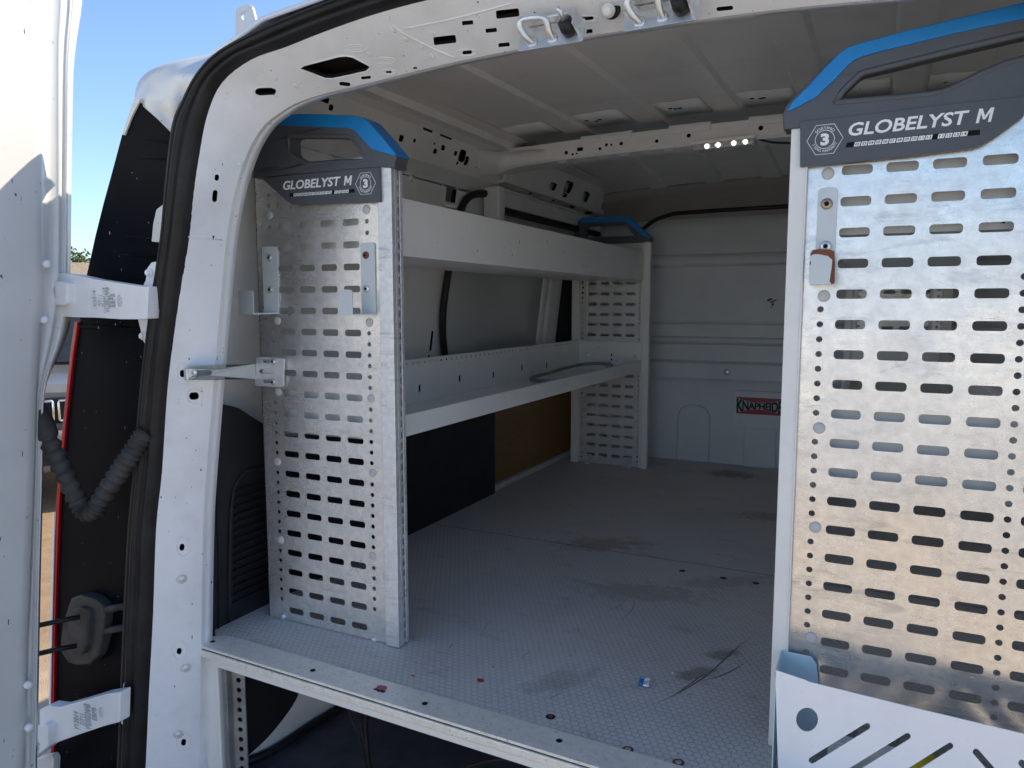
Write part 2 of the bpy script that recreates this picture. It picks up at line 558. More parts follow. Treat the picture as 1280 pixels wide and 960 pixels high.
def tag(o, label=None, cat=None, group=None, kind=None):
    if label: o['label'] = label
    if cat: o['category'] = cat
    if group: o['group'] = group
    if kind: o['kind'] = kind
    return o

def thing(name, label, cat, loc=(0, 0, 0), group=None):
    o = bpy.data.objects.new(name, None)
    o.empty_display_size = 0.1
    col.objects.link(o)
    o.location = loc
    ORIG[o.name] = V(loc)
    return tag(o, label, cat, group)

def cut(o, cutter):
    """boolean difference; the walls of the opening take the cutter's material"""
    c = cutter.build('cutter_tmp', ['dark'], None)  # cut walls turn black: shade inside the holes put into the colour
    md = o.modifiers.new('cut', 'BOOLEAN')
    md.operation = 'DIFFERENCE'; md.object = c; md.solver = 'EXACT'; md.use_self = True
    md.material_mode = 'TRANSFER'
    dg = bpy.context.evaluated_depsgraph_get()
    dg.update()
    me = bpy.data.meshes.new_from_object(o.evaluated_get(dg))
    o.modifiers.remove(md)
    old = o.data
    nm = old.name
    o.data = me
    bpy.data.meshes.remove(old)
    me.name = nm
    cm = c.data
    bpy.data.objects.remove(c); bpy.data.meshes.remove(cm)
    md = o.modifiers.new('edge', 'EDGE_SPLIT'); md.split_angle = R(28)
    return o

def FXZ(y):              # plate in the x-z plane, thickness along +y
    return lambda u, v, w: V((u, y+w, v))
def FYZ(x):              # plate in the y-z plane, thickness along +x
    return lambda u, v, w: V((x+w, u, v))

def rrect(cx, cy, hx, hy, r, n=4):
    out = []
    for (sx, sy, a0) in ((1, 1, 0), (-1, 1, 90), (-1, -1, 180), (1, -1, 270)):
        for k in range(n+1):
            a = R(a0+90*k/n)
            out.append((cx+sx*(hx-r)+math.cos(a)*r, cy+sy*(hy-r)+math.sin(a)*r))
    return out
def ell(cx, cy, rx, ry, n=18):
    return [(cx+rx*math.cos(2*math.pi*k/n), cy+ry*math.sin(2*math.pi*k/n)) for k in range(n)]

def spline(pts, k=4):
    """Catmull-Rom through points"""
    P = [V(p) for p in pts]
    P = [P[0]*2-P[1]]+P+[P[-1]*2-P[-2]]
    out = []
    for i in range(1, len(P)-2):
        for j in range(k):
            t = j/k
            a, b, c, d = P[i-1:i+3]
            out.append(0.5*((b*2)+(c-a)*t+(a*2-b*5+c*4-d)*t*t+(b*3-a-c*3+d)*t**3))
    out.append(P[-2])
    return out

def text(name, s, mat, parent, F, u0, v0, width, height, shear=0.0, bold=0.0, depth=0.001, space=1.0, warp=None):
    """lettering as a thin solid fitted to width x height and mapped by F(u, v, w)"""
    cu = bpy.data.curves.new('txt', 'FONT')
    cu.body = s; cu.size = 1; cu.extrude = 0.02; cu.shear = shear; cu.offset = bold; cu.space_character = space
    cu.resolution_u = 3
    to = bpy.data.objects.new('txt', cu); col.objects.link(to)
    dg = bpy.context.evaluated_depsgraph_get(); dg.update()
    me = bpy.data.meshes.new_from_object(to.evaluated_get(dg))
    bpy.data.objects.remove(to); bpy.data.curves.remove(cu)
    xs = [v.co.x for v in me.vertices]; ys = [v.co.y for v in me.vertices]
    x0, x1, y0, y1 = min(xs), max(xs), min(ys), max(ys)
    for v in me.vertices:
        a = (v.co.x-x0)/(x1-x0); b = (v.co.y-y0)/(y1-y0)
        w = -depth if v.co.z > 0 else 0.0003
        if warp:
            uu, vv = warp(a, b)
        else:
            uu, vv = u0+a*width, v0+b*height
        v.co = F(uu, vv, w)
    me.name = name
    me.materials.clear(); me.materials.append(M[mat])
    bm = bmesh.new(); bm.from_mesh(me)
    bmesh.ops.recalc_face_normals(bm, faces=bm.faces)
    bm.to_mesh(me); bm.free()
    o = bpy.data.objects.new(name, me); col.objects.link(o)
    setparent(o, parent)
    return o

XM = -0.95                      # the van is symmetrical about x = XM / 2
XR = -1.2                       # the two racks mirror each other about x = XR / 2
def mx(x): return XR-x
class Skin:
    """a surface that measured sight lines can be dropped on"""
    def __init__(s, mb):
        s.b = BVHTree.FromPolygons(mb.v, mb.f)
    def hit(s, px, py):
        loc, nrm, i, d = s.b.ray_cast(CAM, ray(px, py).normalized())
        if loc is None:
            return None, None
        if nrm.dot(ray(px, py)) > 0:
            nrm = -nrm
        return loc, nrm
    def loop(s, pts, cx, cy):
        """outline laid on the tangent plane at its centre -> points, normal"""
        c, n = s.hit(cx, cy)
        out = []
        for px, py in pts:
            d = ray(px, py)
            out.append(CAM+d*((c-CAM).dot(n)/d.dot(n)))
        return out, n
    def punch(s, mb, pts, cx, cy, depth=.06, front=.02):
        L, n = s.loop(pts, cx, cy)
        k = len(L)
        vs = [p+n*front for p in L]+[p-n*depth for p in L]
        mb.add(vs, [tuple(range(k)), tuple(range(2*k-1, k-1, -1))]+[(i, (i+1) % k, (i+1) % k+k, i+k) for i in range(k)])
    def ring(s, mb, pts, cx, cy, r, lift=0.0):
        L, n = s.loop(pts, cx, cy)
        L = [p+n*lift for p in L]
        mb.tube(L+[L[0], L[1]], r, 6, caps=False)

# ================================================================== GROUND
g = MB().add([(-600, -600, GZ), (600, -600, GZ), (600, 600, GZ), (-600, 600, GZ)], [(0, 1, 2, 3)])
tag(g.build('ground', 'ground'), kind='structure')

def asphalt():
    t = NT('grey_asphalt')
    f = t.noise(3, 6, .7); g = t.noise(90, 3, .7)
    t.base(t.mix(t.ramp(g, .35, .7), t.mix(t.ramp(f, .3, .7), (.25, .25, .26), (.33, .33, .33)), (.40, .40, .39)))
    t.rough(.9)
    t.bump(g, .6, .01)
    return t.m
M['asphalt'] = asphalt()
rdm = MB().add([(-60, -11.4, GZ+.004), (60, -11.4, GZ+.004), (60, -4.2, GZ+.004), (-60, -4.2, GZ+.004)], [(0, 1, 2, 3)])
tag(rdm.build('road', 'asphalt'), kind='structure')

# ================================================================== THE VAN
van = thing('cargo_van', 'white cargo van seen through its open rear doors, racked load area inside', 'van', (-0.6, 2.7, GZ))

# ---- rails of the rear opening, measured on the jamb
ROWS = [((140, 1100), (172, 1100), (249, 1100)), ((147, 960), (181, 960), (249, 960)), ((151, 870), (185, 870), (249, 870)),
        ((155, 770), (190, 770), (250, 770)), ((161, 660), (194, 660), (252, 660)), ((168, 585), (201, 590), (256, 590)),
        ((176, 487), (208, 487), (264, 487)), ((187, 394), (219, 394), (272, 394)), ((201, 300), (232, 300), (280, 303)),
        ((207, 235), (239, 245), (291, 240)), ((216, 156), (248, 190), (308, 188)), ((229, 125), (259, 141), (327, 157)),
        ((244, 96), (277, 103), (345, 142)), ((266, 70), (312, 75), (366, 129)), ((300, 48), (355, 59), (400, 117)),
        ((350, 25), (403, 40), (438, 108)), ((400, 5), (463, 19), (505, 91)), ((465, -19), (532, 0), (572, 75)),
        ((560, -45), (627, -20), (660, 57))]
rO, r0, r1 = [], [], []
for i, (a, b, c) in enumerate(ROWS):
    k = min(1, max(0, (i-9)/5))
    rO.append(at(*a, 1, 1.165+0.02*k)); r0.append(at(*b, 1, 1.185+0.03*k)); r1.append(at(*c, 1, 1.27+0.06*k))
def full(r):
    r = [p.copy() for p in r]
    r[-1].x = -0.6
    left = spline(r, 4)
    left[-1].x = -0.6
    left += [V((XM/2, left[-1].y, left[-1].z+.002))]
    return left+[V((XM-p.x, p.y, p.z)) for p in reversed(left[:-1])]
fO, f0, f1 = full(rO), full(r0), full(r1)
NF = len(f0)
CEN = V((XM/2, 1.27, 0.55))
def outw(p):
    d = V((p.x-CEN.x, 0, p.z-CEN.z))
    return d.normalized()
fm = [a*0.55+b*0.45+V((0, -0.004, 0)) for a, b in zip(f0, f1)]
fe = [p+V((0, 0.004, 0))-outw(p)*0.0015 for p in f1]
f2 = [p+V((0, 0.045, 0))+outw(p)*0.006 for p in f1]
f3 = [p+V((0, 0.055, 0))+outw(p)*0.10 for p in f1]
f0b = [p+V((0, 0.0, 0)) for p in f0]
jamb = MB().loft([f0b, fm, f1, fe], closed_off=lambda i, j, p: p+V((0, 0.014, 0))+outw(p)*0.004)
JS = Skin(MB().loft([f0b, fm, f1, fe, f2]))
jo = jamb.build('door_jamb', ['white', 'dark'], van)
MB().loft([[p+V((0, .010, 0))+outw(p)*.003 for p in f1], f2, f3], closed_off=lambda i, j, p: p+outw(p)*(.010 if i < 2 else 0)+V((0, .003 if i == 2 else 0, 0))).build('jamb_return', 'white', van)
# black backing: shade of the hollow section painted behind the jamb holes
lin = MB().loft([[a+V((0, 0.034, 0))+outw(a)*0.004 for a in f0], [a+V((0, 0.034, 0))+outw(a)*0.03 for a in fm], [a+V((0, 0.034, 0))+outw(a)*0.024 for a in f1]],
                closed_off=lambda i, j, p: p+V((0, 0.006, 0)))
lin.build('hollow_shade', 'dark', van)

# openings punched through the jamb
def pxrect(px, py, hw, hh, r, rot=0.0):
    ca, sa = math.cos(rot), math.sin(rot)
    return [(px+x*ca-y*sa, py+x*sa+y*ca) for x, y in rrect(0, 0, hw, hh, min(r, hw*.98, hh*.98), 5)]
cutter = MB()
# pillar: (centre, half size, corner, turn)
PIL = [(271, 222, 2.6, 4, 3, .1), (268.5, 245, 3, 7.5, 3, .1), (227.5, 684, 3, 4.3, 3, .2), (224, 814, 3, 4, 3, .2), (229.5, 928, 3, 4.2, 3, .2), (242.5, 495, 6, 4.6, 4, -.05), (228, 467, 3, 4.5, 3, 0)]
HEAD = [(332, 114.5, 13, 4.6, 4.6, -.05), (556, 50, 14, 5, 2, -.12), (634.5, 17, 14.5, 5, 2, -.12), (584.5, 28.5, 7, 2.6, 1, -.1),
        (614, 38, 7, 2.6, 1, -.1), (630, 56, 7, 2.4, 1, -.1), (457.5, 97, 6, 1.8, 1, -.1), (431, 105, 7, 2.4, 2.4, .1), (584, 65.5, 6, 2.2, 2.2, -.1), (486, 90, 3.6, 1.3, 1.3, 0), (519, 85, 2.6, 1.2, 1.2, 0),
        (735, 23, 7, 2, 2, -.1), (791, 14, 4, 1.8, 1.8, -.1), (906, 10.5, 10.5, 2.6, 2.6, -.1), (737, 39, 3.6, 2.4, .8, -.1)]
for a in PIL+HEAD:
    JS.punch(cutter, pxrect(*a), a[0], a[1], .026, .02)
# the big hand hole is cut on a skew
HH = [(376, 84.5), (380, 82), (424, 71.3), (432, 70.8), (440, 72), (461, 82.5), (461.5, 85), (457, 89), (416, 97.5), (407, 97.5), (400.6, 95)]
JS.punch(cutter, HH, 418, 84, .026, .02)
cut(jo, cutter)
# raised bosses, swage rings and drain rings pressed into the jamb
b = MB()
for (px, py, rx, ry) in [(446, 60, 14, 4.6), (481, 76, 13, 4.2), (332, 114.5, 15, 6), (584, 65.5, 12, 4.2), (486, 90, 9, 3), (791, 14, 20, 4), (735, 23, 13, 4)]:
    JS.ring(b, ell(px, py, rx, ry, 24), px, py, .0011)
for (px, py, rx, ry) in [(446, 60, 6, 2), (481, 76, 6, 2)]:
    JS.ring(b, ell(px, py, rx, ry, 16), px, py, .001)
for (px, py, rx, ry) in [(229, 467, 8, 13), (243, 495, 10, 9), (229, 683, 9, 12), (224, 812, 9, 12), (229, 926, 9, 11)]:
    JS.ring(b, ell(px, py, rx, ry, 24), px, py, .0013)
for (px, py) in [(490, 37), (507, 49), (526, 59), (540, 70), (461, 68), (343, 98), (370, 107), (300, 205), (540, 42)]:
    L_, n_ = JS.hit(px, py)
    b.disc(L_, n_, .006, .001, 12)
build_each(b, 'pressed_ring', 'white', van)
rg = MB(); JS.ring(rg, [(418+(x-418)*1.04, 84+(y-84)*1.09) for x, y in HH], 418, 84, .002); rg.build('hole_rim', 'white', van)
# overlap seam between pillar and header
sm = MB()
p = [JS.hit(*q)[0] for q in [(485, 19), (489, 29), (503, 41), (540, 60), (570, 73)]]
sm.tube(spline(p, 4), 0.0022, 6)
p = [JS.hit(*q)[0] for q in [(235, 296), (255, 298), (278, 300)]]
sm.tube(p, 0.0014, 6)
build_each(sm, 'panel_seam', 'white', van)
st = MB()
stp = [JS.hit(*q)[0] for q in [(505, 36), (530, 31), (560, 25), (600, 15), (640, 4)]]
st.tube(spline(stp, 3), 0.0016, 6)
st.build('header_fold', 'white', van)

# screws on the pillar
scr = MB().disc((0, 0, 0), (0, -1, 0), 0.009, 0.004, 18, 0, 0.001).disc((0, -0.0045, 0), (0, -1, 0), 0.0042, 0.0012, 6, 1)
scr.disc((0, 0.001, 0), (0, -1, 0), 0.0135, 0.0015, 20, 0)
first = None
for (px, py) in [(227, 723), (232, 834), (223, 917)]:
    c, nn_ = JS.hit(px, py)
    if first is None:
        first = scr.build('screw', ['white_clean', 'steel'], None); o = first
    else:
        o = first.copy(); col.objects.link(o)
    o.parent = van; o.matrix_parent_inverse = Matrix.Translation(-ORIG[van.name])
    o.location = c; o.rotation_euler = (0, 0, math.atan2(nn_.x, -nn_.y))

# ---- black rubber door seal around the opening (double bulb)
prof = [(-.05, 0.02), (0, .004), (.07, -.008), (.16, -.010), (.20, -.004), (.27, -.012), (.38, -.018), (.5, -.012), (.56, -.002), (.62, -.010),
        (.74, -.022), (.88, -.020), (.98, -.008), (1.04, .006)]
mt = [0, 0, 0, 1, 1, 1, 1, 1, 1, 1, 1, 1, 1]
rails = [[a.lerp(c, t)+V((0, oy, 0)) for a, c in zip(fO, f0)] for t, oy in prof]
sl = MB()
sl.loft(rails[3:], m=0)
so = sl.build('door_seal', 'rubber', van, recalc=False)
fl = MB().loft(rails[:4])
fl.build('seal_flange', plain('dusty_flange', (0.03, 0.028, 0.026), 0.6), so, recalc=False)

# ---- outer body shell
def shell_profile():
    zs = [(-0.55, -1.97), (-0.3, -1.96), (0.1, -1.93), (0.4, -1.87), (0.8, -1.76), (1.05, -1.66), (1.25, -1.56), (1.38, -1.47), (1.47, -1.36), (1.52, -1.22), (1.545, -0.95), (1.55, -0.6)]
    pts = [V((x, 0, z)) for z, x in zs]
    pts = pts+[V((XM-p.x, 0, p.z)) for p in reversed(pts[:-1])]
    return pts
sp = shell_profile()
sh = MB()
secs = []
for (y, sx, dz) in [(1.26, 0.985, -0.065), (1.32, 1.0, -0.03), (1.5, 1.085, 0.045), (2.5, 1.09, 0.06), (4.3, 1.09, 0.06), (4.9, 1.05, 0.04)]:
    secs.append([V((XM/2+(p.x-XM/2)*sx, y, p.z+dz*max(0, min(1, (p.z-0.9)/0.5)))) for p in sp])
sh.loft(secs, closed_off=lambda i, j, p: V((XM/2+(p.x-XM/2)*0.985, p.y, p.z-0.01*max(0, min(1, (p.z-1)/.4)))))
sh.build('body_shell', 'white', van)
# cab and bonnet further forward, bumper, wheels
cabp = [(4.9, -0.5), (4.9, 1.52), (5.3, 1.45), (6.1, 0.75), (7.0, 0.55), (7.25, 0.2), (7.25, -0.5)]
MB().plate(cabp, [], lambda u, v, w: V((w, u, v)), XM-(-1.9), -1.9).build('cab', 'white', van, bevel=0.06, seg=3)
MB().plate([(5.36, 1.40), (6.05, 0.80), (6.05, 0.76), (5.0, 0.76), (5.0, 1.40)], [], lambda u, v, w: V((w, u, v)), -1.905, 0.955).build('cab_glass', 'black', van)
for (x, y) in [(-1.78, 2.45), (0.83, 2.45), (-1.78, 6.1), (0.83, 6.1)]:
    wv = MB()
    wpts = [(0.18, -.10), (0.30, -.11), (0.335, -.08), (0.34, 0), (0.335, .08), (0.30, .11), (0.18, .10)]
    wr = [[V((x+h, y+math.cos(2*math.pi*k/28)*rr, GZ+0.34+math.sin(2*math.pi*k/28)*rr)) for k in range(29)] for rr, h in wpts]
    wv.loft(wr)
    wo = wv.build('wheel', 'rubber', van)
    rim = MB().disc((x, y, GZ+.34), (-1 if x < XM/2 else 1, 0, 0), 0.2, 0.09, 24)
    rim.build('rim', 'steel', wo)
MB().box(-1.9, 0.95, 1.02, 1.2, -0.72, -0.42).build('rear_bumper', 'trim', van, bevel=0.03)

# ---- corner of the roof outside the seal: dented white metal
cg = MB()
A_ = [(168, 122), (172, 104), (187, 88), (215, 77), (248, 70), (275, 66)]
B_ = [(180, 134), (190, 124), (203, 112), (222, 98), (246, 88), (268, 82)]
C_ = [(196, 148), (205, 140), (216, 128), (228, 114), (243, 102), (262, 92)]
D_ = [(214, 166), (222, 160), (226, 150), (236, 132), (246, 118), (262, 104)]
rows = [[at(*p, 1, yv+dy) for p, dy in zip(L, dys)] for L, yv, dys in
        ((A_, 1.25, [0, .0, .0, 0, .02, .04]), (B_, 1.195, [0, -.004, .012, -.006, .006, .012]), (C_, 1.182, [.004, .014, -.004, .008, -.006, .01]), (D_, 1.20, [0]*6))]
rows = [spline(r, 3) for r in rows]
rr = list(zip(*rows))
rr = [spline(list(r), 4) for r in rr]
cg.loft(rr, closed_off=lambda i, j, p: p+V((0.02, 0.06, 0)))
cg.build('roof_corner', 'white_clean', van)
# roof-bar tab standing on the roof edge
def viapx(pts, yv):
    return [(q.x, q.z) for q in (at(a, b2, 1, yv) for a, b2 in pts)]
tb = MB()
hole = at(304, 20, 1, 1.3)
tb.plate(viapx([(294, 60), (294, 22), (295, 11), (303, 7), (311, 5), (315, 8), (319, 22), (325, 60)], 1.3),
         [list(reversed(ell(hole.x, hole.z, .0055, .0075)))], FXZ(1.3), 0, 0.006)
tb.build('roof_bar_tab', 'white_clean', van, bevel=0.0015)

# ---- tail lamp housing and lens
lampL = [(168, 122), (160, 145), (152, 170), (140, 215), (129, 255), (119, 295), (108, 345), (99, 392)]
lampL2 = [(95, 402), (89, 445), (82, 510), (75, 580), (71, 640), (68, 720), (66, 800), (65, 880), (65, 960), (66, 1100)]
hp = viapx(lampL+[(a+5, b2) for a, b2 in lampL2]+[(190, 1100), (190, 900), (195, 660), (205, 560), (222, 394), (236, 300), (250, 220), (250, 160), (216, 166)], 1.20)
hs = MB().plate(hp, [], FXZ(1.20), 0, 0.03)
for (a, c2, rw) in [((181, 172), (220, 181), 1.6), ((177, 196), (220, 199), 1.6), ((157, 295), (200, 301), 1.4), ((152, 318), (195, 321), 1.6),
                    ((167, 448), (185, 449), 1.6), ((169, 469), (185, 468), 1.2)]:
    hs.tube([at(*a, 1, 1.197), at(*c2, 1, 1.197)], rw*0.0014, 6)
hs.tube([at(100, 408, 1, 1.198), at(176, 411, 1, 1.198)], 0.005, 6)
ho = hs.build('tail_lamp', 'blackpanel', van, bevel=0.004)
lp = viapx(lampL2+[(a+4, b2) for a, b2 in reversed(lampL2)], 1.197)
ls = MB().plate(lp, [], FXZ(1.193), 0, 0.12)
ls.build('red_lens', 'lens', ho, bevel=0.002)
lp2 = viapx([(67, 640), (65, 720), (63, 800), (62, 880), (64, 880), (65.4, 800), (67.4, 720), (69, 640)], 1.192)
MB().plate(lp2, [], FXZ(1.190), 0, 0.002).build('reflector', 'letter', ho)
MB().plate(viapx([(169, 121), (161, 144), (153, 168), (156, 169), (165, 146), (176, 124)], 1.197), [], FXZ(1.196), 0, .02).build('lit_housing_edge', 'white_clean', ho)  # white strip painted for the sunlit edge of the black housing
# white inner body piece showing behind the seal
MB().plate(viapx([(205, 255), (196, 262), (192, 280), (190, 302), (200, 303), (215, 300), (218, 255)], 1.192), [], FXZ(1.19), 0, .01).build('body_flange', 'white_clean', van, bevel=.002)

# ---- rear door, opened square to the van
drows = [-80, 0, 50, 90, 150, 210, 280, 330, 365, 400, 437, 475, 510, 600, 700, 800, 880, 1000, 1120]
def interp(y, tab):
    for (a, b2), (c, d) in zip(tab, tab[1:]):
        if y <= c:
            return b2+(d-b2)*(y-a)/(c-a) if y > a else b2
    return tab[-1][1]
Bt = [(-80, 47), (0, 48), (210, 54), (330, 54), (420, 50), (500, 46), (560, 44), (640, 43), (760, 36), (880, 33), (1000, 29), (1120, 26)]
Dt = [(-80, 78), (0, 79), (60, 76), (320, 76), (380, 72), (437, 62), (475, 53), (510, 48.5), (600, 47), (700, 44), (880, 40), (1120, 36)]
Ft = [(-80, 106), (0, 103), (50, 96), (90, 92), (180, 90), (320, 88.5), (365, 88), (400, 89), (437, 77), (475, 60), (510, 55.5), (600, 54), (700, 51.5), (880, 48), (1120, 43)]
def drail(fn, xv):
    return [at(fn(y), y, 0, xv) for y in drows]
rails = [
    [V((-1.70, 0.30, p.z)) for p in drail(lambda y: interp(y, Bt), -1.70)],
    [V((-1.70, 0.60, p.z)) for p in drail(lambda y: interp(y, Bt), -1.70)],
    drail(lambda y: interp(y, Bt)-12, -1.70),
    drail(lambda y: interp(y, Bt)-2.5, -1.702),
    drail(lambda y: interp(y, Bt)+0.5, -1.715),
    drail(lambda y: interp(y, Bt)*.8+interp(y, Dt)*.2, -1.728),
    drail(lambda y: interp(y, Dt)-4, -1.725),
    drail(lambda y: interp(y, Dt)-2, -1.722),
    drail(lambda y: interp(y, Dt), -1.738),
    drail(lambda y: interp(y, Dt)*.65+interp(y, Ft)*.35, -1.738),
    drail(lambda y: interp(y, Dt)*.5+interp(y, Ft)*.5, -1.732),
    drail(lambda y: interp(y, Dt)*.3+interp(y, Ft)*.7, -1.74),
    drail(lambda y: interp(y, Ft), -1.75)]
rails = [spline(r, 3) for r in rails]
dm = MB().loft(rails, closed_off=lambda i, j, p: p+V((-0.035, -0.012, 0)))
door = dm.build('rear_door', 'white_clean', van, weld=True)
# second leaf, mirrored
d2m = dm.mirror(XM)
hx2, hy2 = XM+1.78, 1.24
for p in d2m.v:                      # swung a further quarter turn: flat along the body side
    dx_, dy_ = p.x-hx2, p.y-hy2
    a_ = R(177)
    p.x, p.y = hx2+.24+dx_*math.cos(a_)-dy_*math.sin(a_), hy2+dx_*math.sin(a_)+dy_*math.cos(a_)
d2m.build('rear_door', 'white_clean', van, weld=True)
# bead of sealer along the door edge
MB().tube(spline([q+V((.003, 0, 0)) for q in drail(lambda y: interp(y, Dt)*.7+interp(y, Ft)*.3+1, -1.738)], 3), 0.0022, 6).build('sealer_bead', 'cast', door)

# hinges
def hinge(arm, base, knuckle, bolts, label, yv, texts, recess, oval):
    h = MB().plate(viapx(arm, yv), [], FXZ(yv), 0, 0.03)
    ho = h.build('hinge', 'cast', door, bevel=0.003)
    MB2 = MB().plate(viapx(base, yv+.04), [], FXZ(yv+.04), 0, 0.02)
    for (px, py) in bolts:
        c = at(px, py, 1, yv+.04)
        MB2.disc(c, (0, -1, 0), 0.0105, 0.005, 18)
        MB2.disc(c-V((0, .004, 0)), (0, -1, 0), 0.0075, 0.007, 6)
    hb = MB2.build('hinge_base', 'cast', door, bevel=0.002)
    k = MB().plate(viapx(knuckle, yv-.02), [], FXZ(yv-.02), 0, 0.035)
    k.build('hinge_knuckle', 'cast', door, bevel=0.004)
    return ho
arm1 = [(74, 341), (90, 343), (118, 349), (150, 354), (180, 358.5), (186, 358), (184, 398), (178, 399), (150, 399), (120, 397), (95, 396.5), (71, 395), (72, 372)]
base1 = [(178, 358), (182, 350), (184, 335), (189, 328), (200, 326), (200, 440), (184, 436), (178, 424), (175, 410), (172, 398)]
kn1 = [(54, 350), (80, 352), (84, 354), (83, 379), (80, 382), (54, 381)]
hinge(arm1, base1, kn1, [(187.5, 341), (180, 420)], '', 1.135, None, None, None)
F1 = FXZ(1.135)
MB().plate(viapx([(84, 355), (111, 356), (112, 388), (82, 387)], 1.135), [], FXZ(1.1347), -0.0006, 0.001).build('cast_recess', 'cast', door)
def vtext(s, x0, x1, ytop, ybot, yv, mat='castmark', d=0.002):
    """lettering cast into the hinge, reading upwards"""
    a = at(x0, ybot, 1, yv); b2 = at(x1, ytop, 1, yv)
    F = lambda u, v, w: V((a.x+(b2.x-a.x)*(1-(1-u)) if False else a.x+(b2.x-a.x)*u, yv+w, a.z+(b2.z-a.z)*v))
    # glyph x runs up, glyph y runs to the left
    return text('cast_lettering', s, mat, door, lambda u, v, w: F(1-v, u, w), 0, 0, 1, 1, depth=d)
for s, x0, x1, yt, yb in [('16J2014', 117, 121.5, 363, 386), ('DT11', 124, 128, 369, 383), ('V42B8224AB', 130.5, 136.5, 359, 391), ('EBFB', 139, 143.5, 367, 384)]:
    vtext(s, x0, x1, yt, yb, 1.135)
def emblem(px, py, rx, ry, yv):
    c = at(px, py, 1, yv)
    e = MB()
    e.tube([V((c.x+math.cos(a)*rx, yv-.0005, c.z+math.sin(a)*ry)) for a in [2*math.pi*k/28 for k in range(29)]], 0.0011, 6, caps=False)
    e.tube(spline([V((c.x-rx*.3, yv-.0005, c.z-ry*.55)), V((c.x+rx*.35, yv-.0005, c.z-ry*.2)), V((c.x-rx*.35, yv-.0005, c.z+ry*.1)), V((c.x+rx*.3, yv-.0005, c.z+ry*.5))], 4), 0.0009, 6)
    build_each(e, 'oval_emblem', 'castmark', door)
emblem(150, 376, .0065, .0125, 1.135)
t1 = MB()
c = at(66, 366, 1, 1.115)
t1.tube([V((c.x+dx*.0105, 1.1145, c.z+dz*.013)) for dx, dz in ((-1, -1), (1, -1), (1, 1), (-1, 1), (-1, -1))], 0.001, 6)
t1.build('knuckle_mark', 'castmark', door)
vtext('R22', 62, 65, 360, 372, 1.1148); vtext('14E', 66.5, 69.5, 360, 372, 1.1148)
arm2 = [(49, 887), (60, 882), (75, 884), (100, 877), (130, 868), (150, 865), (149, 903), (130, 908), (100, 918), (61, 932), (59, 912), (49, 904)]
base2 = [(148, 866), (152, 860), (156, 850), (158, 846), (158, 910), (150, 904)]
kn2 = [(33, 922), (48, 906), (56, 904), (60, 910), (60, 934), (34, 955)]
hinge(arm2, base2, kn2, [], '', 1.12, None, None, None)
for s, x0, x1, yt, yb in [('Y12014', 93.5, 98, 890, 911), ('DT11', 101, 105, 893, 905), ('V42B8224AB', 107, 113, 881, 910), ('EBFB', 116, 120.5, 885, 899)]:
    vtext(s, x0, x1, yt, yb, 1.12)
emblem(126.5, 890, .006, .012, 1.12)
vtext('R22', 39, 43, 931, 944, 1.0998); vtext('14E', 45, 49, 928, 941, 1.0998)
bb = MB()
for (px, py, xv) in [(57, 330, -1.715), (54, 400, -1.715), (35, 908, -1.70), (34, 855, -1.70)]:
    c = at(px, py, 0, xv)
    bb.disc(c, (1, -.2, 0), 0.0095, 0.012, 14)
build_each(bb, 'hinge_bolt', 'cast', door)
MB().plate(viapx([(30, 957), (45, 948), (64, 944), (67, 950), (66, 975), (30, 990)], 1.14), [], FXZ(1.14), 0, .02).build('hinge_cover', 'white_clean', door, bevel=.003)

# corrugated wiring conduit between door and pillar
path = spline([at(42, 508, 1, 1.075), at(51, 524, 1, 1.08), at(62, 552, 1, 1.085), at(80, 590, 1, 1.09), at(97, 624, 1, 1.095), at(107, 639, 1, 1.10), at(117, 638, 1, 1.105),
               at(127, 624, 1, 1.115), at(146, 595, 1, 1.13), at(160, 574, 1, 1.14), at(172, 556, 1, 1.15), at(182, 540, 1, 1.16)], 16)
rad = []
for i in range(len(path)):
    k = i/len(path)
    rad.append(0.0245 if k < .16 else 0.0205*(1+0.15*math.sin(i*1.15)))
MB().tube(path, rad, 16).build('wiring_conduit', 'conduit', van)

# door check: rubber boot and two rods
gb = MB()
bo = [(88, 748), (100, 744), (116, 748), (127, 756), (130, 768), (127, 800), (122, 820), (112, 831), (98, 832), (84, 828), (76, 816), (75, 800), (79, 775)]
gb.plate(viapx(bo, 1.17), [], FXZ(1.17), 0, .03)
inner_ = [(90, 762), (102, 758), (112, 762), (113, 772), (110, 806), (104, 818), (92, 818), (84, 810), (84, 798)]
gb.plate(viapx(inner_, 1.16), [], FXZ(1.155), 0, .02)
gbo = gb.build('door_check_boot', 'conduit', van, bevel=0.006, seg=3)
rd = MB()
rd.tube([at(100, 771, 1, 1.14), at(70, 777, 1, 1.10), at(10, 790, 1, 1.02)], 0.0062, 10)
rd.tube([at(96, 807, 1, 1.14), at(70, 812, 1, 1.10), at(10, 826, 1, 1.02)], 0.0062, 10)
build_each(rd, 'door_check_rod', 'rubber', van)
rd = MB()
rd.tube([at(126, 763, 1, 1.18), at(165, 756, 1, 1.18)], 0.009, 10)
rd.tube([at(126, 790, 1, 1.18), at(165, 782, 1, 1.18)], 0.009, 10)
build_each(rd, 'check_strap', 'conduit', van)

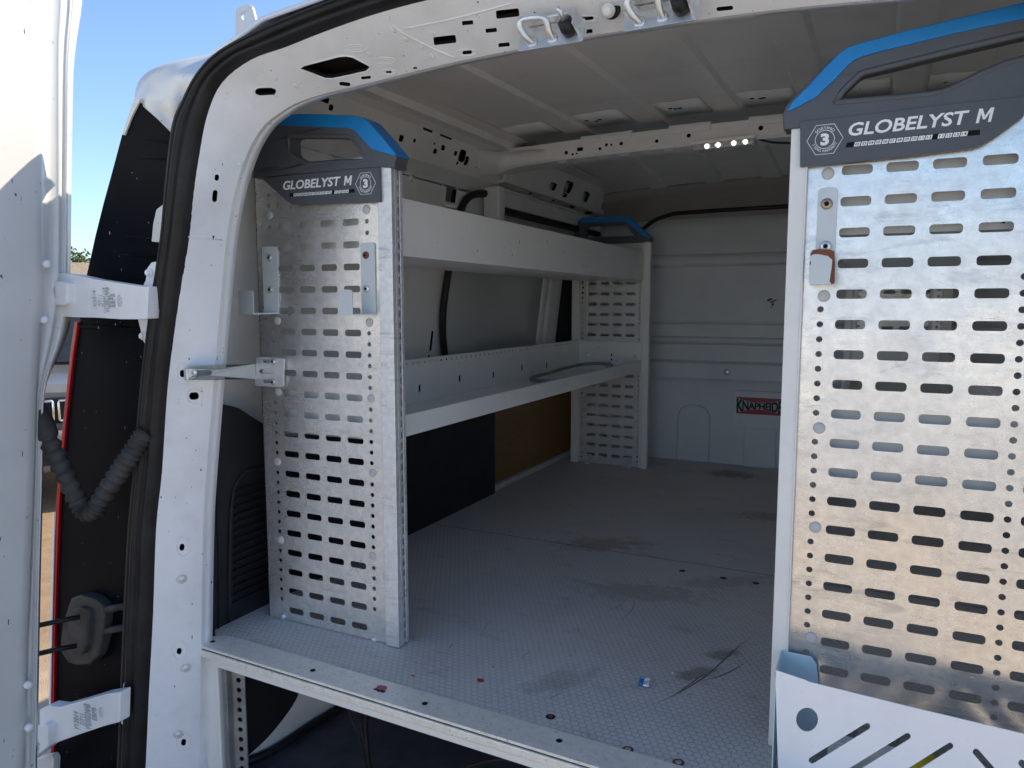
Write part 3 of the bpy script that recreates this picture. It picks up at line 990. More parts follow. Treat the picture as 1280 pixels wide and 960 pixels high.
# ---- inside: side walls, cant rails, roof
WP = [(-1.64, -.38), (-1.64, .30), (-1.625, .55), (-1.59, .80), (-1.555, 1.05), (-1.53, 1.20), (-1.515, 1.30)]
ys = [1.40+0.25*i for i in range(12)]
def wallmb(mir=False):
    w = MB()
    w.loft([[V((x, y, z)) for y in ys] for x, z in WP], closed_off=lambda i, j, p: p+V((-0.02, 0, 0)))
    return w
wl = wallmb()
side1 = wl.build('side_wall', ['inner', 'dark'], van)
c = MB()
q = at(562, 243, 0, -1.525)
c.plate(rrect(q.y, q.z, .038, .03, .006), [], FYZ(-1.60), 0, .15)
for px, py, hw in [(309, 206, .02)]:
    q = at(px, py, 0, -1.535)
    c.plate(rrect(q.y, q.z, .014, .022, .003), [], FYZ(-1.62), 0, .15)
for px, py in [(540, 423), (540, 435), (539, 448)]:
    q = at(px, py, 0, -1.60)
    c.plate(rrect(q.y, q.z, .008, .012 if py != 423 else .03, .006), [], FYZ(-1.66), 0, .12)
cut(side1, c)
wl.mirror(XM).build('side_wall', 'inner', van)
# raised frame round the square opening and pressed dents
d = MB()
q = at(562, 243, 0, -1.525)
d.tube([V((-1.526+.035*(0)-.0*(zz), q.y+yy*.055, q.z+zz*.047)) for yy, zz in ((-.8, -1), (.8, -1), (1, -.8), (1, .8), (.8, 1), (-.8, 1), (-1, .8), (-1, -.8), (-.8, -1))], 0.006, 8)
for (a, b2) in [((396, 196), (420, 206)), ((506, 220), (512, 224))]:
    d.tube([at(*a, 0, -1.535), at(*b2, 0, -1.53)], [0.022, 0.022], 12)
build_each(d, 'wall_pressing', 'inner', side1)

# cant rail with punched holes
CR = [(-1.518, 1.30), (-1.50, 1.325), (-1.468, 1.345), (-1.445, 1.385), (-1.425, 1.445), (-1.40, 1.462), (-1.36, 1.462), (-1.352, 1.485), (-1.30, 1.49)]
cr = MB()
ys = [1.50]+ys[1:]
cr.loft([[V((x, y, z+.006*(y-1.3))) for y in ys] for x, z in CR], closed_off=lambda i, j, p: p+V((-0.012, 0, 0.012)))
cro = cr.build('cant_rail', ['inner', 'dark'], van)
c = MB()
for (px, py, a, b2) in [(500, 173, .012, .016), (516, 176, .007, .010), (540, 180, .005, .006), (551, 185, .012, .014), (543, 189, .011, .013), (567, 192, .011, .013),
                        (575.5, 195, .024, .034), (582, 201, .013, .026), (594, 207, .012, .013), (573, 204, .006, .009), (410, 135, .009, .013), (397, 124, .03, .012), (528, 163.5, .03, .006), (551, 172, .04, .005)]:
    q = at(px, py, 0, -1.448)
    b2 *= .62
    c.plate(rrect(q.y, q.z, a, b2, min(a, b2)*.6), [], FYZ(-1.52), 0, .12)
for (px, py, a, b2) in [(691, 233, .022, .03), (708, 233.5, .03, .05), (708, 244, .02, .018), (731, 246, .026, .042), (756, 256, .026, .042), (721, 257, .07, .012), (700, 246, .07, .012), (742, 268, .07, .012), (757, 272, .06, .012), (720, 273, .03, .02)]:
    q = at(px, py, 0, -1.455)
    if q.y < 4.25:
        c.plate(rrect(q.y, q.z, a, b2, min(a, b2)*.7), [], FYZ(-1.53), 0, .12)
cut(cro, c)
cr.mirror(XM).build('cant_rail', 'inner', van)
MB().loft([[V((x-.03, y, z+.02+.006*(y-1.3))) for y in ys[1:]] for x, z in CR[1:]], closed_off=lambda i, j, p: p+V((-.02, 0, .02))).build('rail_hole_shade', 'dark', cro)  # black backing, painted shade behind the punched rail holes

# roof skin with pressed channels
def roofz(x, y):
    return 1.462+0.030*(y-1.7)+0.030*(1-((x-XM/2)/0.9)**2) - 0.075*max(0, (y-2.9))**1.6
CH = [(-1.13, -1.05), (-.84, -.755), (-.555, -.475), (-.268, -.19), (.010, .085), (.24, .32)]
xs = [-1.37]
for a, b2 in CH:
    for x in (a-.008, a, b2, b2+.014):
        xs.append(x)
xs.append(XM+1.37)
def chz(x):
    for a, b2 in CH:
        if a-.001 <= x <= b2+.001:
            return -.010
    return 0
rows = [[V((x, y, roofz(x, y)+chz(x)+.016)) for x in xs] for y in [1.38+.19*i for i in range(16)]]
rf = MB().loft(rows, closed_off=lambda i, j, p: p+V((0, 0, .008)), smooth=False)
rf.build('roof_skin', 'roofin', van)
# flanged strip where the roof bow is bonded to the skin
for (yb, ya) in [(2.58, 2.80)]:
    s2 = MB()
    segs = [(-1.36, -1.145), (-1.03, -.855), (-.735, -.57), (-.455, -.285), (-.17, -.005), (.10, .22), (.34, .40)]
    for a, b2 in segs:
        n = 5
        xx = [a+(b2-a)*k/n for k in range(n+1)]
        s2.loft([[V((x, yb+.02*random.random(), roofz(x, yb)+.012)) for x in xx], [V((x, ya, roofz(x, ya)+.010)) for x in xx]], closed_off=lambda i, j, p: p+V((0, 0, .003)))
        if random.random() > .3:
            for k in range(3):
                s2.disc((a+.03+.02*k+random.random()*.02, 2.66+.03*random.random(), roofz(a, 2.66)+.0105), (0, 0, -1), .008, .001, 10, 1)
    build_each(s2, 'bonding_flange', ['inner', 'dark'], van)
# roof bow (hat section) across the van
def bowz(x):
    k = (x-XM/2)/.965
    return 1.420-0.020*k*k-0.045*max(0, abs(k)-.72)**1.5*2
bx = [-1.44, -1.40, -1.36, -1.30, -1.2, -1.07, -.9, -.75, -.6, -.45, -.3, -.13, 0, .1, .2, .3, .35, .41, .45, .49]
def bowh(x):
    return 0.068+0.012*math.exp(-((abs(x-XM/2)-.92)/.1)**2)
top = []
for x in bx: top.append(V((x, 2.775, bowz(x)+bowh(x))))
mid = [V((x, 2.77, bowz(x)+.010)) for x in bx]
bot = [V((x, 2.78, bowz(x))) for x in bx]
bot2 = [V((x, 2.87, bowz(x)-.002)) for x in bx]
b3 = [V((x, 2.885, bowz(x)+.06)) for x in bx]
t2 = [V((x, 2.80, bowz(x)+bowh(x)+.004)) for x in bx]
bw = MB().loft([t2, top, mid, bot, bot2, b3], closed_off=lambda i, j, p: V((p.x, p.y+(.006 if i < 3 else -.006 if i > 4 else 0), p.z+(.006 if i >= 2 else 0))), smooth=True)
bwo = bw.build('roof_bow', ['inner', 'dark'], van)
c = MB()
for (px, py, r) in [(708, 191, 6), (716, 193, 4), (721, 192, 3), (750, 186, 5), (758, 181, 5), (764, 181, 3.5), (776.5, 179.5, 6), (821, 176.5, 5.5), (861, 169.5, 6.5), (951, 160, 7), (725, 186.5, 9)]:
    q = at(px, py, 1, 2.772)
    s3 = .0028
    c.plate(ell(q.x, q.z, r*s3*.42, r*s3*.42, 12) if r != 9 else rrect(q.x, q.z, .012, .007, .002), [], FXZ(2.74), 0, .07)
cut(bwo, c)
MB().loft([[V((x, 2.81, bowz(x)+.015)) for x in bx], [V((x, 2.81, bowz(x)+.07)) for x in bx]], closed_off=lambda i, j, p: p+V((0, .02, 0))).build('bow_hole_shade', 'dark', bwo)  # black strip painted as the shade seen through the bow holes
# raised pads on top of the bow front
pd = MB()
for a, b2, h in [(-1.06, -.86, .016), (-.72, -.57, .016), (-.44, -.29, .017), (-.17, -.0, .016), (.10, .23, .016)]:
    xx = [a+(b2-a)*k/6 for k in range(7)]
    pd.loft([[V((x, 2.766, bowz(x)+bowh(x)-.02)) for x in xx], [V((x, 2.768, bowz(x)+bowh(x)+h*.5)) for x in xx], [V((x, 2.80, bowz(x)+bowh(x)+h*.5+.004)) for x in xx]], closed_off=lambda i, j, p: p+V((0, .02, -.002)))
build_each(pd, 'bow_pad', 'inner', bwo, bevel=.003)
# dimples on the underside of the bow
dm2 = MB()
for k in range(9):
    x = -1.15+.085*k
    dm2.disc((x, 2.80, bowz(x)+.001), (0, -.25, -1), .022, .004, 18)
build_each(dm2, 'bow_dimple', 'inner', bwo)
# gusset where the bow meets the cant rail
gs = MB()
g0 = spline([V((-1.505, 2.62, 1.335)), V((-1.47, 2.70, 1.355)), V((-1.42, 2.76, 1.372)), V((-1.34, 2.776, 1.396)), V((-1.22, 2.776, 1.404))], 5)
g1 = spline([V((-1.43, 2.60, 1.445)), V((-1.41, 2.69, 1.452)), V((-1.37, 2.755, 1.458)), V((-1.31, 2.772, 1.462)), V((-1.21, 2.773, 1.455))], 5)
gs.loft([g0, [a.lerp(b2, .5)+V((.008, -.008, -.004)) for a, b2 in zip(g0, g1)], g1], closed_off=lambda i, j, p: p+V((-.01, .05, .01)))
gs.build('bow_gusset', 'inner', bwo)
# second cant rail step ahead of the bow: box with lower flange
bxm = MB()
bxm.loft([[V((x, y, z)) for y in (2.86, 3.2, 3.6, 4.0, 4.2)] for x, z in ((-1.30, 1.475), (-1.375, 1.475), (-1.385, 1.46), (-1.43, 1.36), (-1.52, 1.345))], closed_off=lambda i, j, p: p+V((-.01, 0, .012)))
bo2 = bxm.build('front_cant_rail', ['inner', 'dark'], van)
c = MB()
for (px, py, a, b2) in [(691, 233, .022, .026), (708, 234, .03, .042), (708, 244, .016, .014), (731, 246, .028, .038), (756, 256, .028, .038)]:
    q = at(px, py, 0, -1.41)
    a *= 1.7; b2 *= .62
    c.plate(rrect(q.y, q.z, a, b2, min(a, b2)*.7), [], FYZ(-1.50), 0, .12)
for k in range(4):
    c.box(-1.49, -1.45, 3.02+.27*k, 3.02+.27*k+.17, 1.30, 1.40)
cut(bo2, c)
MB().box(-1.52, -1.45, 2.9, 4.2, 1.372, 1.45).build('rail_hole_shade', 'dark', bo2)  # black block standing in for the shade inside the front rail

# sliding-door: inner panel, seal, top rail
dp = MB()
ypts = [2.62, 3.0, 3.4, 3.70]
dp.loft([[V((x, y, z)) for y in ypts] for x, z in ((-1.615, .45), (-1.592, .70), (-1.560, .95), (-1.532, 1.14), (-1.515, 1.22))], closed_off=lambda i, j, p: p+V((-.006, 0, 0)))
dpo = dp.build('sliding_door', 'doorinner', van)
fr = MB()
for y0, y1, dx in [(3.55, 3.60, .012), (3.62, 3.68, .02), (3.70, 3.80, .008)]:
    fr.loft([[V((x+dx, y, z)) for y in (y0, y1)] for x, z in ((-1.62, .40), (-1.592, .70), (-1.555, 1.0), (-1.525, 1.16))], closed_off=lambda i, j, p: p+V((-.03, 0, 0)))
build_each(fr, 'window_frame', 'inner', dpo, bevel=.004)
MB().loft([[V((x+.012, y, z)) for y in (3.80, 4.14)] for x, z in ((-1.62, .0), (-1.592, .70), (-1.57, .92), (-1.545, 1.05))], closed_off=lambda i, j, p: p+V((-.03, 0, 0))).build('door_gap_trim', 'trim', dpo)
sk = spline([V((-1.60, 2.86, .44)), V((-1.598, 2.74, .53)), V((-1.588, 2.635, .64)), V((-1.562, 2.575, .80)), V((-1.542, 2.585, .97)), V((-1.520, 2.615, 1.14)), V((-1.505, 2.66, 1.26)), V((-1.492, 2.78, 1.305)), V((-1.485, 3.05, 1.315)), V((-1.485, 3.6, 1.315)), V((-1.485, 4.1, 1.315))], 6)
MB().tube(sk, 0.015, 10).build('sliding_door_seal', 'rubber', van)
rl = MB()
rl.box(-1.475, -1.445, 2.88, 4.1, 1.262, 1.326)
rl.box(-1.475, -1.425, 2.86, 4.1, 1.322, 1.330)
rlo = rl.build('sliding_rail', 'inner', van, bevel=.003)
cc = MB().box(-1.50, -1.425, 2.80, 2.86, 1.20, 1.335)
cc.build('rail_end_bracket', 'inner', rlo, bevel=.010, seg=3)
MB().box(-1.474, -1.44, 2.87, 4.1, 1.235, 1.258).build('rail_slot', 'rubber', rlo)

# black trim around the wheel arch, with a louvred vent
tr = MB()
TE = 2.98
tp = [(1.315, -.36), (1.315, .585), (1.34, .60), (1.40, .60), (1.48, .575), (1.56, .525), (1.62, .47), (1.72, .44), (TE-.02, .44), (TE, .42), (TE, -.36)]
tr.plate(tp, [], FYZ(-1.66), 0, .125)
tro = tr.build('wheel_arch_trim', 'trim', van, bevel=.012, seg=3)
lv = MB()
q0 = at(285, 610, 0, -1.533); q1 = at(335, 770, 0, -1.533)
ya, za = q0.y, .365
for k in range(15):
    z = za-.012-.0215*k
    y0 = ya+.02-.0012*k
    lv.obox((-1.531, y0+.20, z-.0), (.006, 0, .002), (0, .20, .0), (0.004, 0, .0045))
frm = [V((-1.533, ya+.42, za+.035)), V((-1.533, ya+.10, za+.035)), V((-1.533, ya+.045, za+.022)), V((-1.533, ya+.012, za-.03)), V((-1.533, ya-.005, za-.2)), V((-1.533, ya-.012, .005))]
lv.tube(spline(frm, 4), .006, 8)
lv.build('vent_louvre', 'trim', tro, bevel=.0015)
MB().tube([V((-1.534, ya-.035, .58)), V((-1.534, ya-.04, .2)), V((-1.534, ya-.05, .0))], .0025, 6).build('trim_seam', 'trim', tro)
# plywood lining and dark divider under the racking
MB().box(-1.60, -1.575, TE+.005, 4.14, .0, .50).build('plywood_lining', 'ply', van, bevel=.002)
MB().box(-1.574, -1.545, TE+.01, 4.1, .002, .026).build('lining_batten', 'anod', van, bevel=.003)
MB().box(.60, .64, 1.4, 4.1, .0, .52).build('side_lining', 'inner', van)

# bulkhead
bp = [(-.02, 4.085), (.20, 4.07), (.43, 4.075), (.445, 4.088), (.455, 4.10), (.535, 4.098), (.545, 4.115), (.55, 4.128), (.635, 4.128), (.645, 4.105), (.655, 4.098), (.672, 4.098),
      (.68, 4.12), (.745, 4.12), (.755, 4.138), (.77, 4.142), (1.03, 4.146), (1.055, 4.145), (1.062, 4.128), (1.075, 4.122), (1.105, 4.122), (1.118, 4.135), (1.125, 4.15), (1.27, 4.17), (1.32, 4.20), (1.345, 4.26)]
bxs = [-1.62, -1.4, -1.2, -.6, 0.0, .42, .67]
def bk(x, y, z):
    return V((x, y, z))
bl = MB().loft([[bk(x, y, z) for x in bxs] for z, y in bp], closed_off=lambda i, j, p: p+V((0, .03, 0)))
bulk = bl.build('bulkhead', 'bulk', van)
md = bulk.modifiers.new('edge', 'EDGE_SPLIT'); md.split_angle = R(50)
# upper rounded rim of the bulkhead, headliner behind it
rim = spline([V((-1.30, 4.14, 1.10)), V((-1.26, 4.14, 1.20)), V((-1.19, 4.14, 1.285)), V((-1.08, 4.14, 1.335)), V((-.9, 4.14, 1.348)), V((-.1, 4.14, 1.35)), V((.14, 4.14, 1.33)), V((.26, 4.14, 1.28)), V((.34, 4.14, 1.1))], 6)
MB().tube(rim, .011, 8).build('bulkhead_gasket', 'rubber', bulk)
hl = MB()
hx = [-1.52, -1.4, -1.3, -1.1, -.6, -.1, .15, .35, .45, .57]
hl.loft([[V((x, 4.00, roofz(max(-1.38, min(.43, x)), 4.00)+.006-.25*max(0, abs(x-XM/2)-.90))) for x in hx],
         [V((x, 4.07, 1.455-.06*((x-XM/2)/.95)**2)) for x in hx], [V((x, 4.14, 1.405-.06*((x-XM/2)/.95)**2)) for x in hx], [V((x, 4.22, 1.30)) for x in hx], [V((x, 4.24, 1.0)) for x in hx]], closed_off=lambda i, j, p: p+V((0, .01, .01)))
hl.build('headliner', 'headliner', van)
# raised arches, plaque and sign on the bulkhead
ar = MB()
def arch(x0, x1, z1, y, r):
    pts = [V((x0, y, .0)), V((x0, y, z1-r)), V((x0+r*.3, y, z1-r*.3)), V((x0+r, y, z1)), V((x1-r, y, z1)), V((x1-r*.3, y, z1-r*.3)), V((x1, y, z1-r)), V((x1, y, .0))]
    return pts
a0 = at(848, 508, 1, 4.07); a1 = at(886, 508, 1, 4.07)
ar.plate([(p.x, p.z) for p in arch(a0.x, a1.x+.01, .312, 0, .06)], [], FXZ(4.052), 0, .03)
a0 = at(931, 531, 1, 4.07)
ar.plate([(p.x, p.z) for p in arch(a0.x, a0.x+.16, .22, 0, .015)], [], FXZ(4.058), 0, .03)
build_each(ar, 'moulded_arch', 'bulk', bulk, bevel=.012, seg=3)
pl0 = at(918, 486, 1, 4.05); 
PW = .42
plq = MB().plate(rrect(pl0.x+PW/2, .305, PW/2, .098, .02), [], FXZ(4.045), 0, .04)
plq.build('sign_plaque', 'bulk', bulk, bevel=.012, seg=3)
s0 = at(920.5, 496, 1, 4.043); s1 = at(972.5, 518, 1, 4.043)
SX0, SZ1, SZ0 = s0.x, s0.z, at(920.5, 516.5, 1, 4.043).z
SW = (s1.x-s0.x)*9/8.05
MB().box(SX0, SX0+SW, 4.0425, 4.0448, SZ0, SZ1).build('sign_ground', plain('sign_grey', (0.42, 0.45, 0.47), 0.4, var=.05), bulk)
H = SZ1-SZ0
def arcband(sgn):
    n = 14
    outer = []
    for k in range(n+1):
        t = k/n
        outer.append((SX0+SW*t, (SZ1 if sgn > 0 else SZ0)))
    inn = []
    for k in range(n, -1, -1):
        t = k/n
        dpt = H*(.03+.26*(1-(2*t-1)**2))
        inn.append((SX0+SW*t, (SZ1-dpt) if sgn > 0 else (SZ0+dpt)))
    return outer+inn
rb = MB().plate(arcband(1), [], FXZ(4.0412), 0, .0012).plate(arcband(-1), [], FXZ(4.0412), 0, .0012)
build_each(rb, 'sign_band', 'red', bulk)
def wrp(a, b2):
    h = H*(.90-.52*(1-(2*a-1)**2))
    return SX0+SW*(.015+.97*a), (SZ0+SZ1)/2-h/2+h*b2
text('sign_lettering', 'KNAPHEIDE', 'black', bulk, FXZ(4.0408), 0, 0, 1, 1, bold=.03, warp=wrp, space=.92)
sc2 = at(909, 465, 1, 4.098)
MB().disc(sc2, (0, -1, 0), .016, .008, 14, 0, .003).build('bulkhead_screw', 'steel', bulk)
for q_ in ([(958, 375), (964, 372.5), (966, 374), (960, 377)], [(962, 377.5), (970, 374), (971, 375), (964, 379)], [(964, 380), (968, 378), (967, 381), (965, 383)], [(963, 384), (966, 382.5), (965, 385)]):
    MB().plate(viapx(q_, 4.1415), [], FXZ(4.1412), 0, .002).build('scuff_mark', 'scuffshade', bulk)

# low load floor under the raised deck, side panel, cables
MB().box(-1.64, .69, 1.18, 4.14, -.40, -.36).build('van_floor', 'lowfloor', van)
wp = MB()
wa = spline([V((-1.56, 1.28, -.352)), V((-1.44, 1.40, -.352)), V((-1.415, 1.60, -.352)), V((-1.40, 1.80, -.352)), V((-1.40, 2.4, -.352))], 5)
wb = [p+V((-.03, .0, .10)) for p in wa]; wc = [p+V((-.045, .02, .33)) for p in wa]
wp.loft([wa, wb, wc], closed_off=lambda i, j, p: p+V((-.03, .01, 0)))
wp.build('arch_panel', 'shelf', van)
MB().tube([p+V((.006, -.004, .006)) for p in wa], .010, 8).build('floor_edge_seal', 'rubber', van)
tq = [at(px, py, 0, -1.425) for px, py in [(296, 838), (296, 956), (310, 945), (332, 925), (351, 903), (366, 882), (374, 866), (377, 852)]]
MB().plate([(p.y, p.z) for p in tq[:2]+spline(tq[2:], 3)], [], FYZ(-1.425), -.05, 0).build('lower_arch_trim', 'trim', van, bevel=.008)

# latch strikers, buffers and clip under the header
def striker(px, py):
    c = at(px, py, 1, 1.272)
    def L(dx, dn, dt):
        # dx across, dn out of the surface (down and rearward), dt along the slope
        n = V((0, -.95, .31)); t = V((0, .31, .95))
        return c+V((1, 0, 0.0))*dx+n*dn+t*dt
    o = MB()
    F = lambda u, v, w: L(u, w, v)
    o.plate(rrect(.028, -.004, .062, .022, .005), [], F, .0, .004)
    so2 = o.build('lock_striker', 'steel', van, bevel=.001)
    loop = spline([L(-.006, .004, -.014), L(-.014, .018, -.010), L(-.022, .030, .004), L(-.016, .034, .012), L(.010, .034, .012), L(.026, .030, .008), L(.030, .016, -.006), L(.032, .004, -.012)], 5)
    MB().tube(loop, .0062, 10).disc(L(-.006, .004, -.014), (0, -.95, .31), .010, .004).disc(L(.032, .004, -.012), (0, -.95, .31), .010, .004).build('striker_loop', 'steel', so2)
    MB().tube([L(.066, .004, -.004), L(.063, .014, -.002), L(.060, .026, .004)], [.014, .0145, .0125], 16).build('rubber_buffer', 'rubber', so2)
    MB().tube([L(.060, .026, .004), L(.056, .040, .012), L(.053, .046, .016)], [.006, .0042, .003], 12).build('buffer_pin', 'steel', so2)
    p3 = MB().obox(L(.022, .010, .022), V((.040, 0, 0)), V((0, -.95, .31))*.010, V((0, .31, .95))*.0025)
    p3.build('striker_bracket', 'steel', so2, bevel=.001)
    MB().obox(L(.079, .016, .006), V((.002, 0, 0)), V((0, -.95, .31))*.016, V((0, .31, .95))*.016).build('striker_bracket', 'steel', so2, bevel=.001)
striker(672, 46)
striker(806, 20)
c = JS.hit(764, 11)[0]
nn = V((0, -.85, -.45)).normalized()
clip = MB()
clip.disc(c, nn, .017, .003, 20, 1)
for k, (r, h) in enumerate([(.006, .004), (.010, .008), (.006, .011), (.012, .017), (.009, .022)]):
    clip.disc(c+nn*h, nn, r, .004, 16, 0, .001)
clip.build('push_clip', ['clipwhite', 'rubber'], van)

# ================================================================== LOAD DECK
DX = .62
deck = thing('load_deck', 'raised grey hexagon-patterned load floor with worn aluminium edge trim', 'load floor', (-.6, 2.6, -.36))
def fy(x):                       # front edge of the deck, slightly skewed to the van
    return 1.277-.0335*(x+1.516)
fl = MB()
fl.plate([(-1.50, fy(-1.5)+.06), (DX, fy(DX)+.06), (DX, 4.12), (-1.62, 4.12), (-1.62, 1.42), (-1.53, 1.36)], [], lambda u, v, w: V((u, v, w)), -.018, 0)
fl.build('deck_board', 'floor', deck)
tr2 = MB()
tt = [(-1.528, fy(-1.528)+.004), (-1.52, fy(-1.52)+.001), (DX, fy(DX)), (DX, fy(DX)+.085)]
nx = 12
inn = [(DX-(DX+1.43)*k/nx, fy(DX-(DX+1.43)*k/nx)+.078) for k in range(1, nx+1)]
tt = tt+inn+[(-1.475, fy(-1.475)+.074), (-1.503, fy(-1.503)+.058), (-1.52, fy(-1.52)+.03)]
tr2.plate(tt, [], lambda u, v, w: V((u, v, w)), -.003, .003)
tro2 = tr2.build('edge_trim', 'sill', deck, bevel=.0012)
def skewbox(mb, x0, x1, y0, y1, z0, z1, m=0):
    vs = [(x, fy(x)+y, z) for x in (x0, x1) for y in (y0, y1) for z in (z0, z1)]
    mb.add(vs, [(0, 1, 3, 2), (4, 6, 7, 5), (0, 4, 5, 1), (2, 3, 7, 6), (0, 2, 6, 4), (1, 5, 7, 3)], m)
nose = MB()
skewbox(nose, -1.527, DX, -.002, .03, -.024, -.0065)
nose.build('trim_nose', 'sill', tro2, bevel=.002)
gv = MB()
skewbox(gv, -1.52, DX, .0025, .03, -.0062, -.0033)
gv.build('groove_shade', 'scuffshade', tro2)  # dark strip painting the groove's shade between top strip and nose
gv = MB()
skewbox(gv, -1.452, DX, .0045, .03, -.0252, -.0243)
gv.build('groove_shade', 'scuffshade', tro2)  # dark strip painting the shade in the recess under the nose
bm_ = MB()
skewbox(bm_, -1.452, DX, .006, .046, -.044, -.0255)
bm_.build('front_beam', 'postwhite', deck, bevel=.002)
lg = MB()
lg.box(-1.508, -1.455, 1.296, 1.345, -.40, -.027)
lgo = lg.build('leg', 'postwhite', deck, bevel=.003)
hol = [(0, z, .0065, .0065, .0064) for z in [-.088-.0262*k for k in range(11)]]
pf = MB().perf([(-.016, -.0085, []), (-.0085, .0085, hol), (.0085, .016, [])], -.40, -.046, lambda u, v, w: V((-1.408+u, 1.318+u*.3+w, v)), .003)
pf.box(-1.440, -1.432, 1.300, 1.312, -.40, -.046)
pf.box(-1.428, -1.424, 1.296, 1.318, -.40, -.046)
pf.build('perforated_leg', plain('grey_leg_steel', (.30, .30, .30), .45, .6), deck)
for k, (px, py) in enumerate([(266, 802), (391, 838), (531, 879.5), (699, 926), (785, 937), (848, 953), (290, 799)]):
    p = at(px, py, 2, .003 if k < 4 else .0005)
    r = .0065 if k < 4 else .011
    m_ = MB().disc(p, (0, 0, 1), r, .001, 16, 0)
    if k >= 4:
        m_.disc(p+V((0, 0, .0008)), (0, 0, 1), r*.55, .0008, 12, 1)
    m_.build('screw', ['rust' if k in (4, 5) else 'dark', 'steel'], deck)
for (px, py) in [(853, 713.5), (904, 722.5), (945, 729), (688, 896)]:
    p = at(px, py, 2, .0005)
    MB().disc(p, (0, 0, 1), .010, .001, 14, 0).disc(p+V((0, 0, .0008)), (0, 0, 1), .005, .001, 10, 1).build('screw', ['dark', 'rust'], deck)
# seam between the floor boards
p0, p1 = at(640, 672, 2, .0), at(962, 729, 2, .0)
MB().add([(p0.x-.5, p0.y+.02, .0008), (.4, p0.y+.0, .0008), (.4, p0.y+.003, .0008), (p0.x-.5, p0.y+.023, .0008)], [(0, 1, 2, 3)]).build('board_seam', 'dark', deck, recalc=False)
# dried paint on the trim, dark scratches in the vinyl
def blob(name, px, py, rx, ry, mat, parent, z=.0036, seed=1, n=22):
    rnd = random.Random(seed)
    c = at(px, py, 2, z)
    pts = [(c.x+math.cos(2*math.pi*k/n)*rx*(.65+.6*rnd.random()), c.y+math.sin(2*math.pi*k/n)*ry*(.65+.6*rnd.random())) for k in range(n)]
    return MB().plate(pts, [], lambda u, v, w: V((u, v, w)), z-.001, z+.0005).build(name, mat, parent)
blob('dried_paint', 478, 859.5, .013, .009, plain('faded_red_paint', (.5, .13, .15), .7), deck, seed=3)
blob('dried_paint', 475, 863.0, .016, .006, 'black', deck, z=.0032, seed=4)
def scratch(pts, w, mat, z=.0006):
    P = [at(a, b2, 2, z) for a, b2 in pts]
    P = spline(P, 5)
    L = []
    for i, p in enumerate(P):
        t = (P[min(i+1, len(P)-1)]-P[max(0, i-1)]).normalized()
        s4 = V((-t.y, t.x, 0))*w*.5*math.sin(math.pi*(i+.4)/(len(P)+.2))
        L.append((p-s4, p+s4))
    mb = MB().loft([[a for a, _ in L], [b2 for _, b2 in L]], smooth=False)
    return mb.build('scratch', mat, deck, recalc=False)
M['scuff'] = plain('scuff_black', (.12, .105, .09), .6, var=.4)
scratch([(818, 880), (850, 865), (885, 843), (915, 815), (940, 795)], .0035, 'scuff')
scratch([(878, 851), (905, 843), (930, 830)], .004, 'scuff')
scratch([(838, 872), (868, 851), (880, 842)], .003, 'scuff')
scratch([(560, 812), (566, 804)], .002, 'scuff')
scratch([(776, 776), (790, 762), (794, 750)], .0016, 'scuff')
scratch([(748, 768), (772, 758), (786, 748)], .0012, 'scuff')
scratch([(650, 824), (664, 812)], .0012, 'scuff')
scratch([(688, 873), (702, 865)], .0016, 'scuff')
scratch([(722, 792), (724, 784)], .0015, 'scuff')
scratch([(600, 795), (612, 775)], .0012, 'scuff')

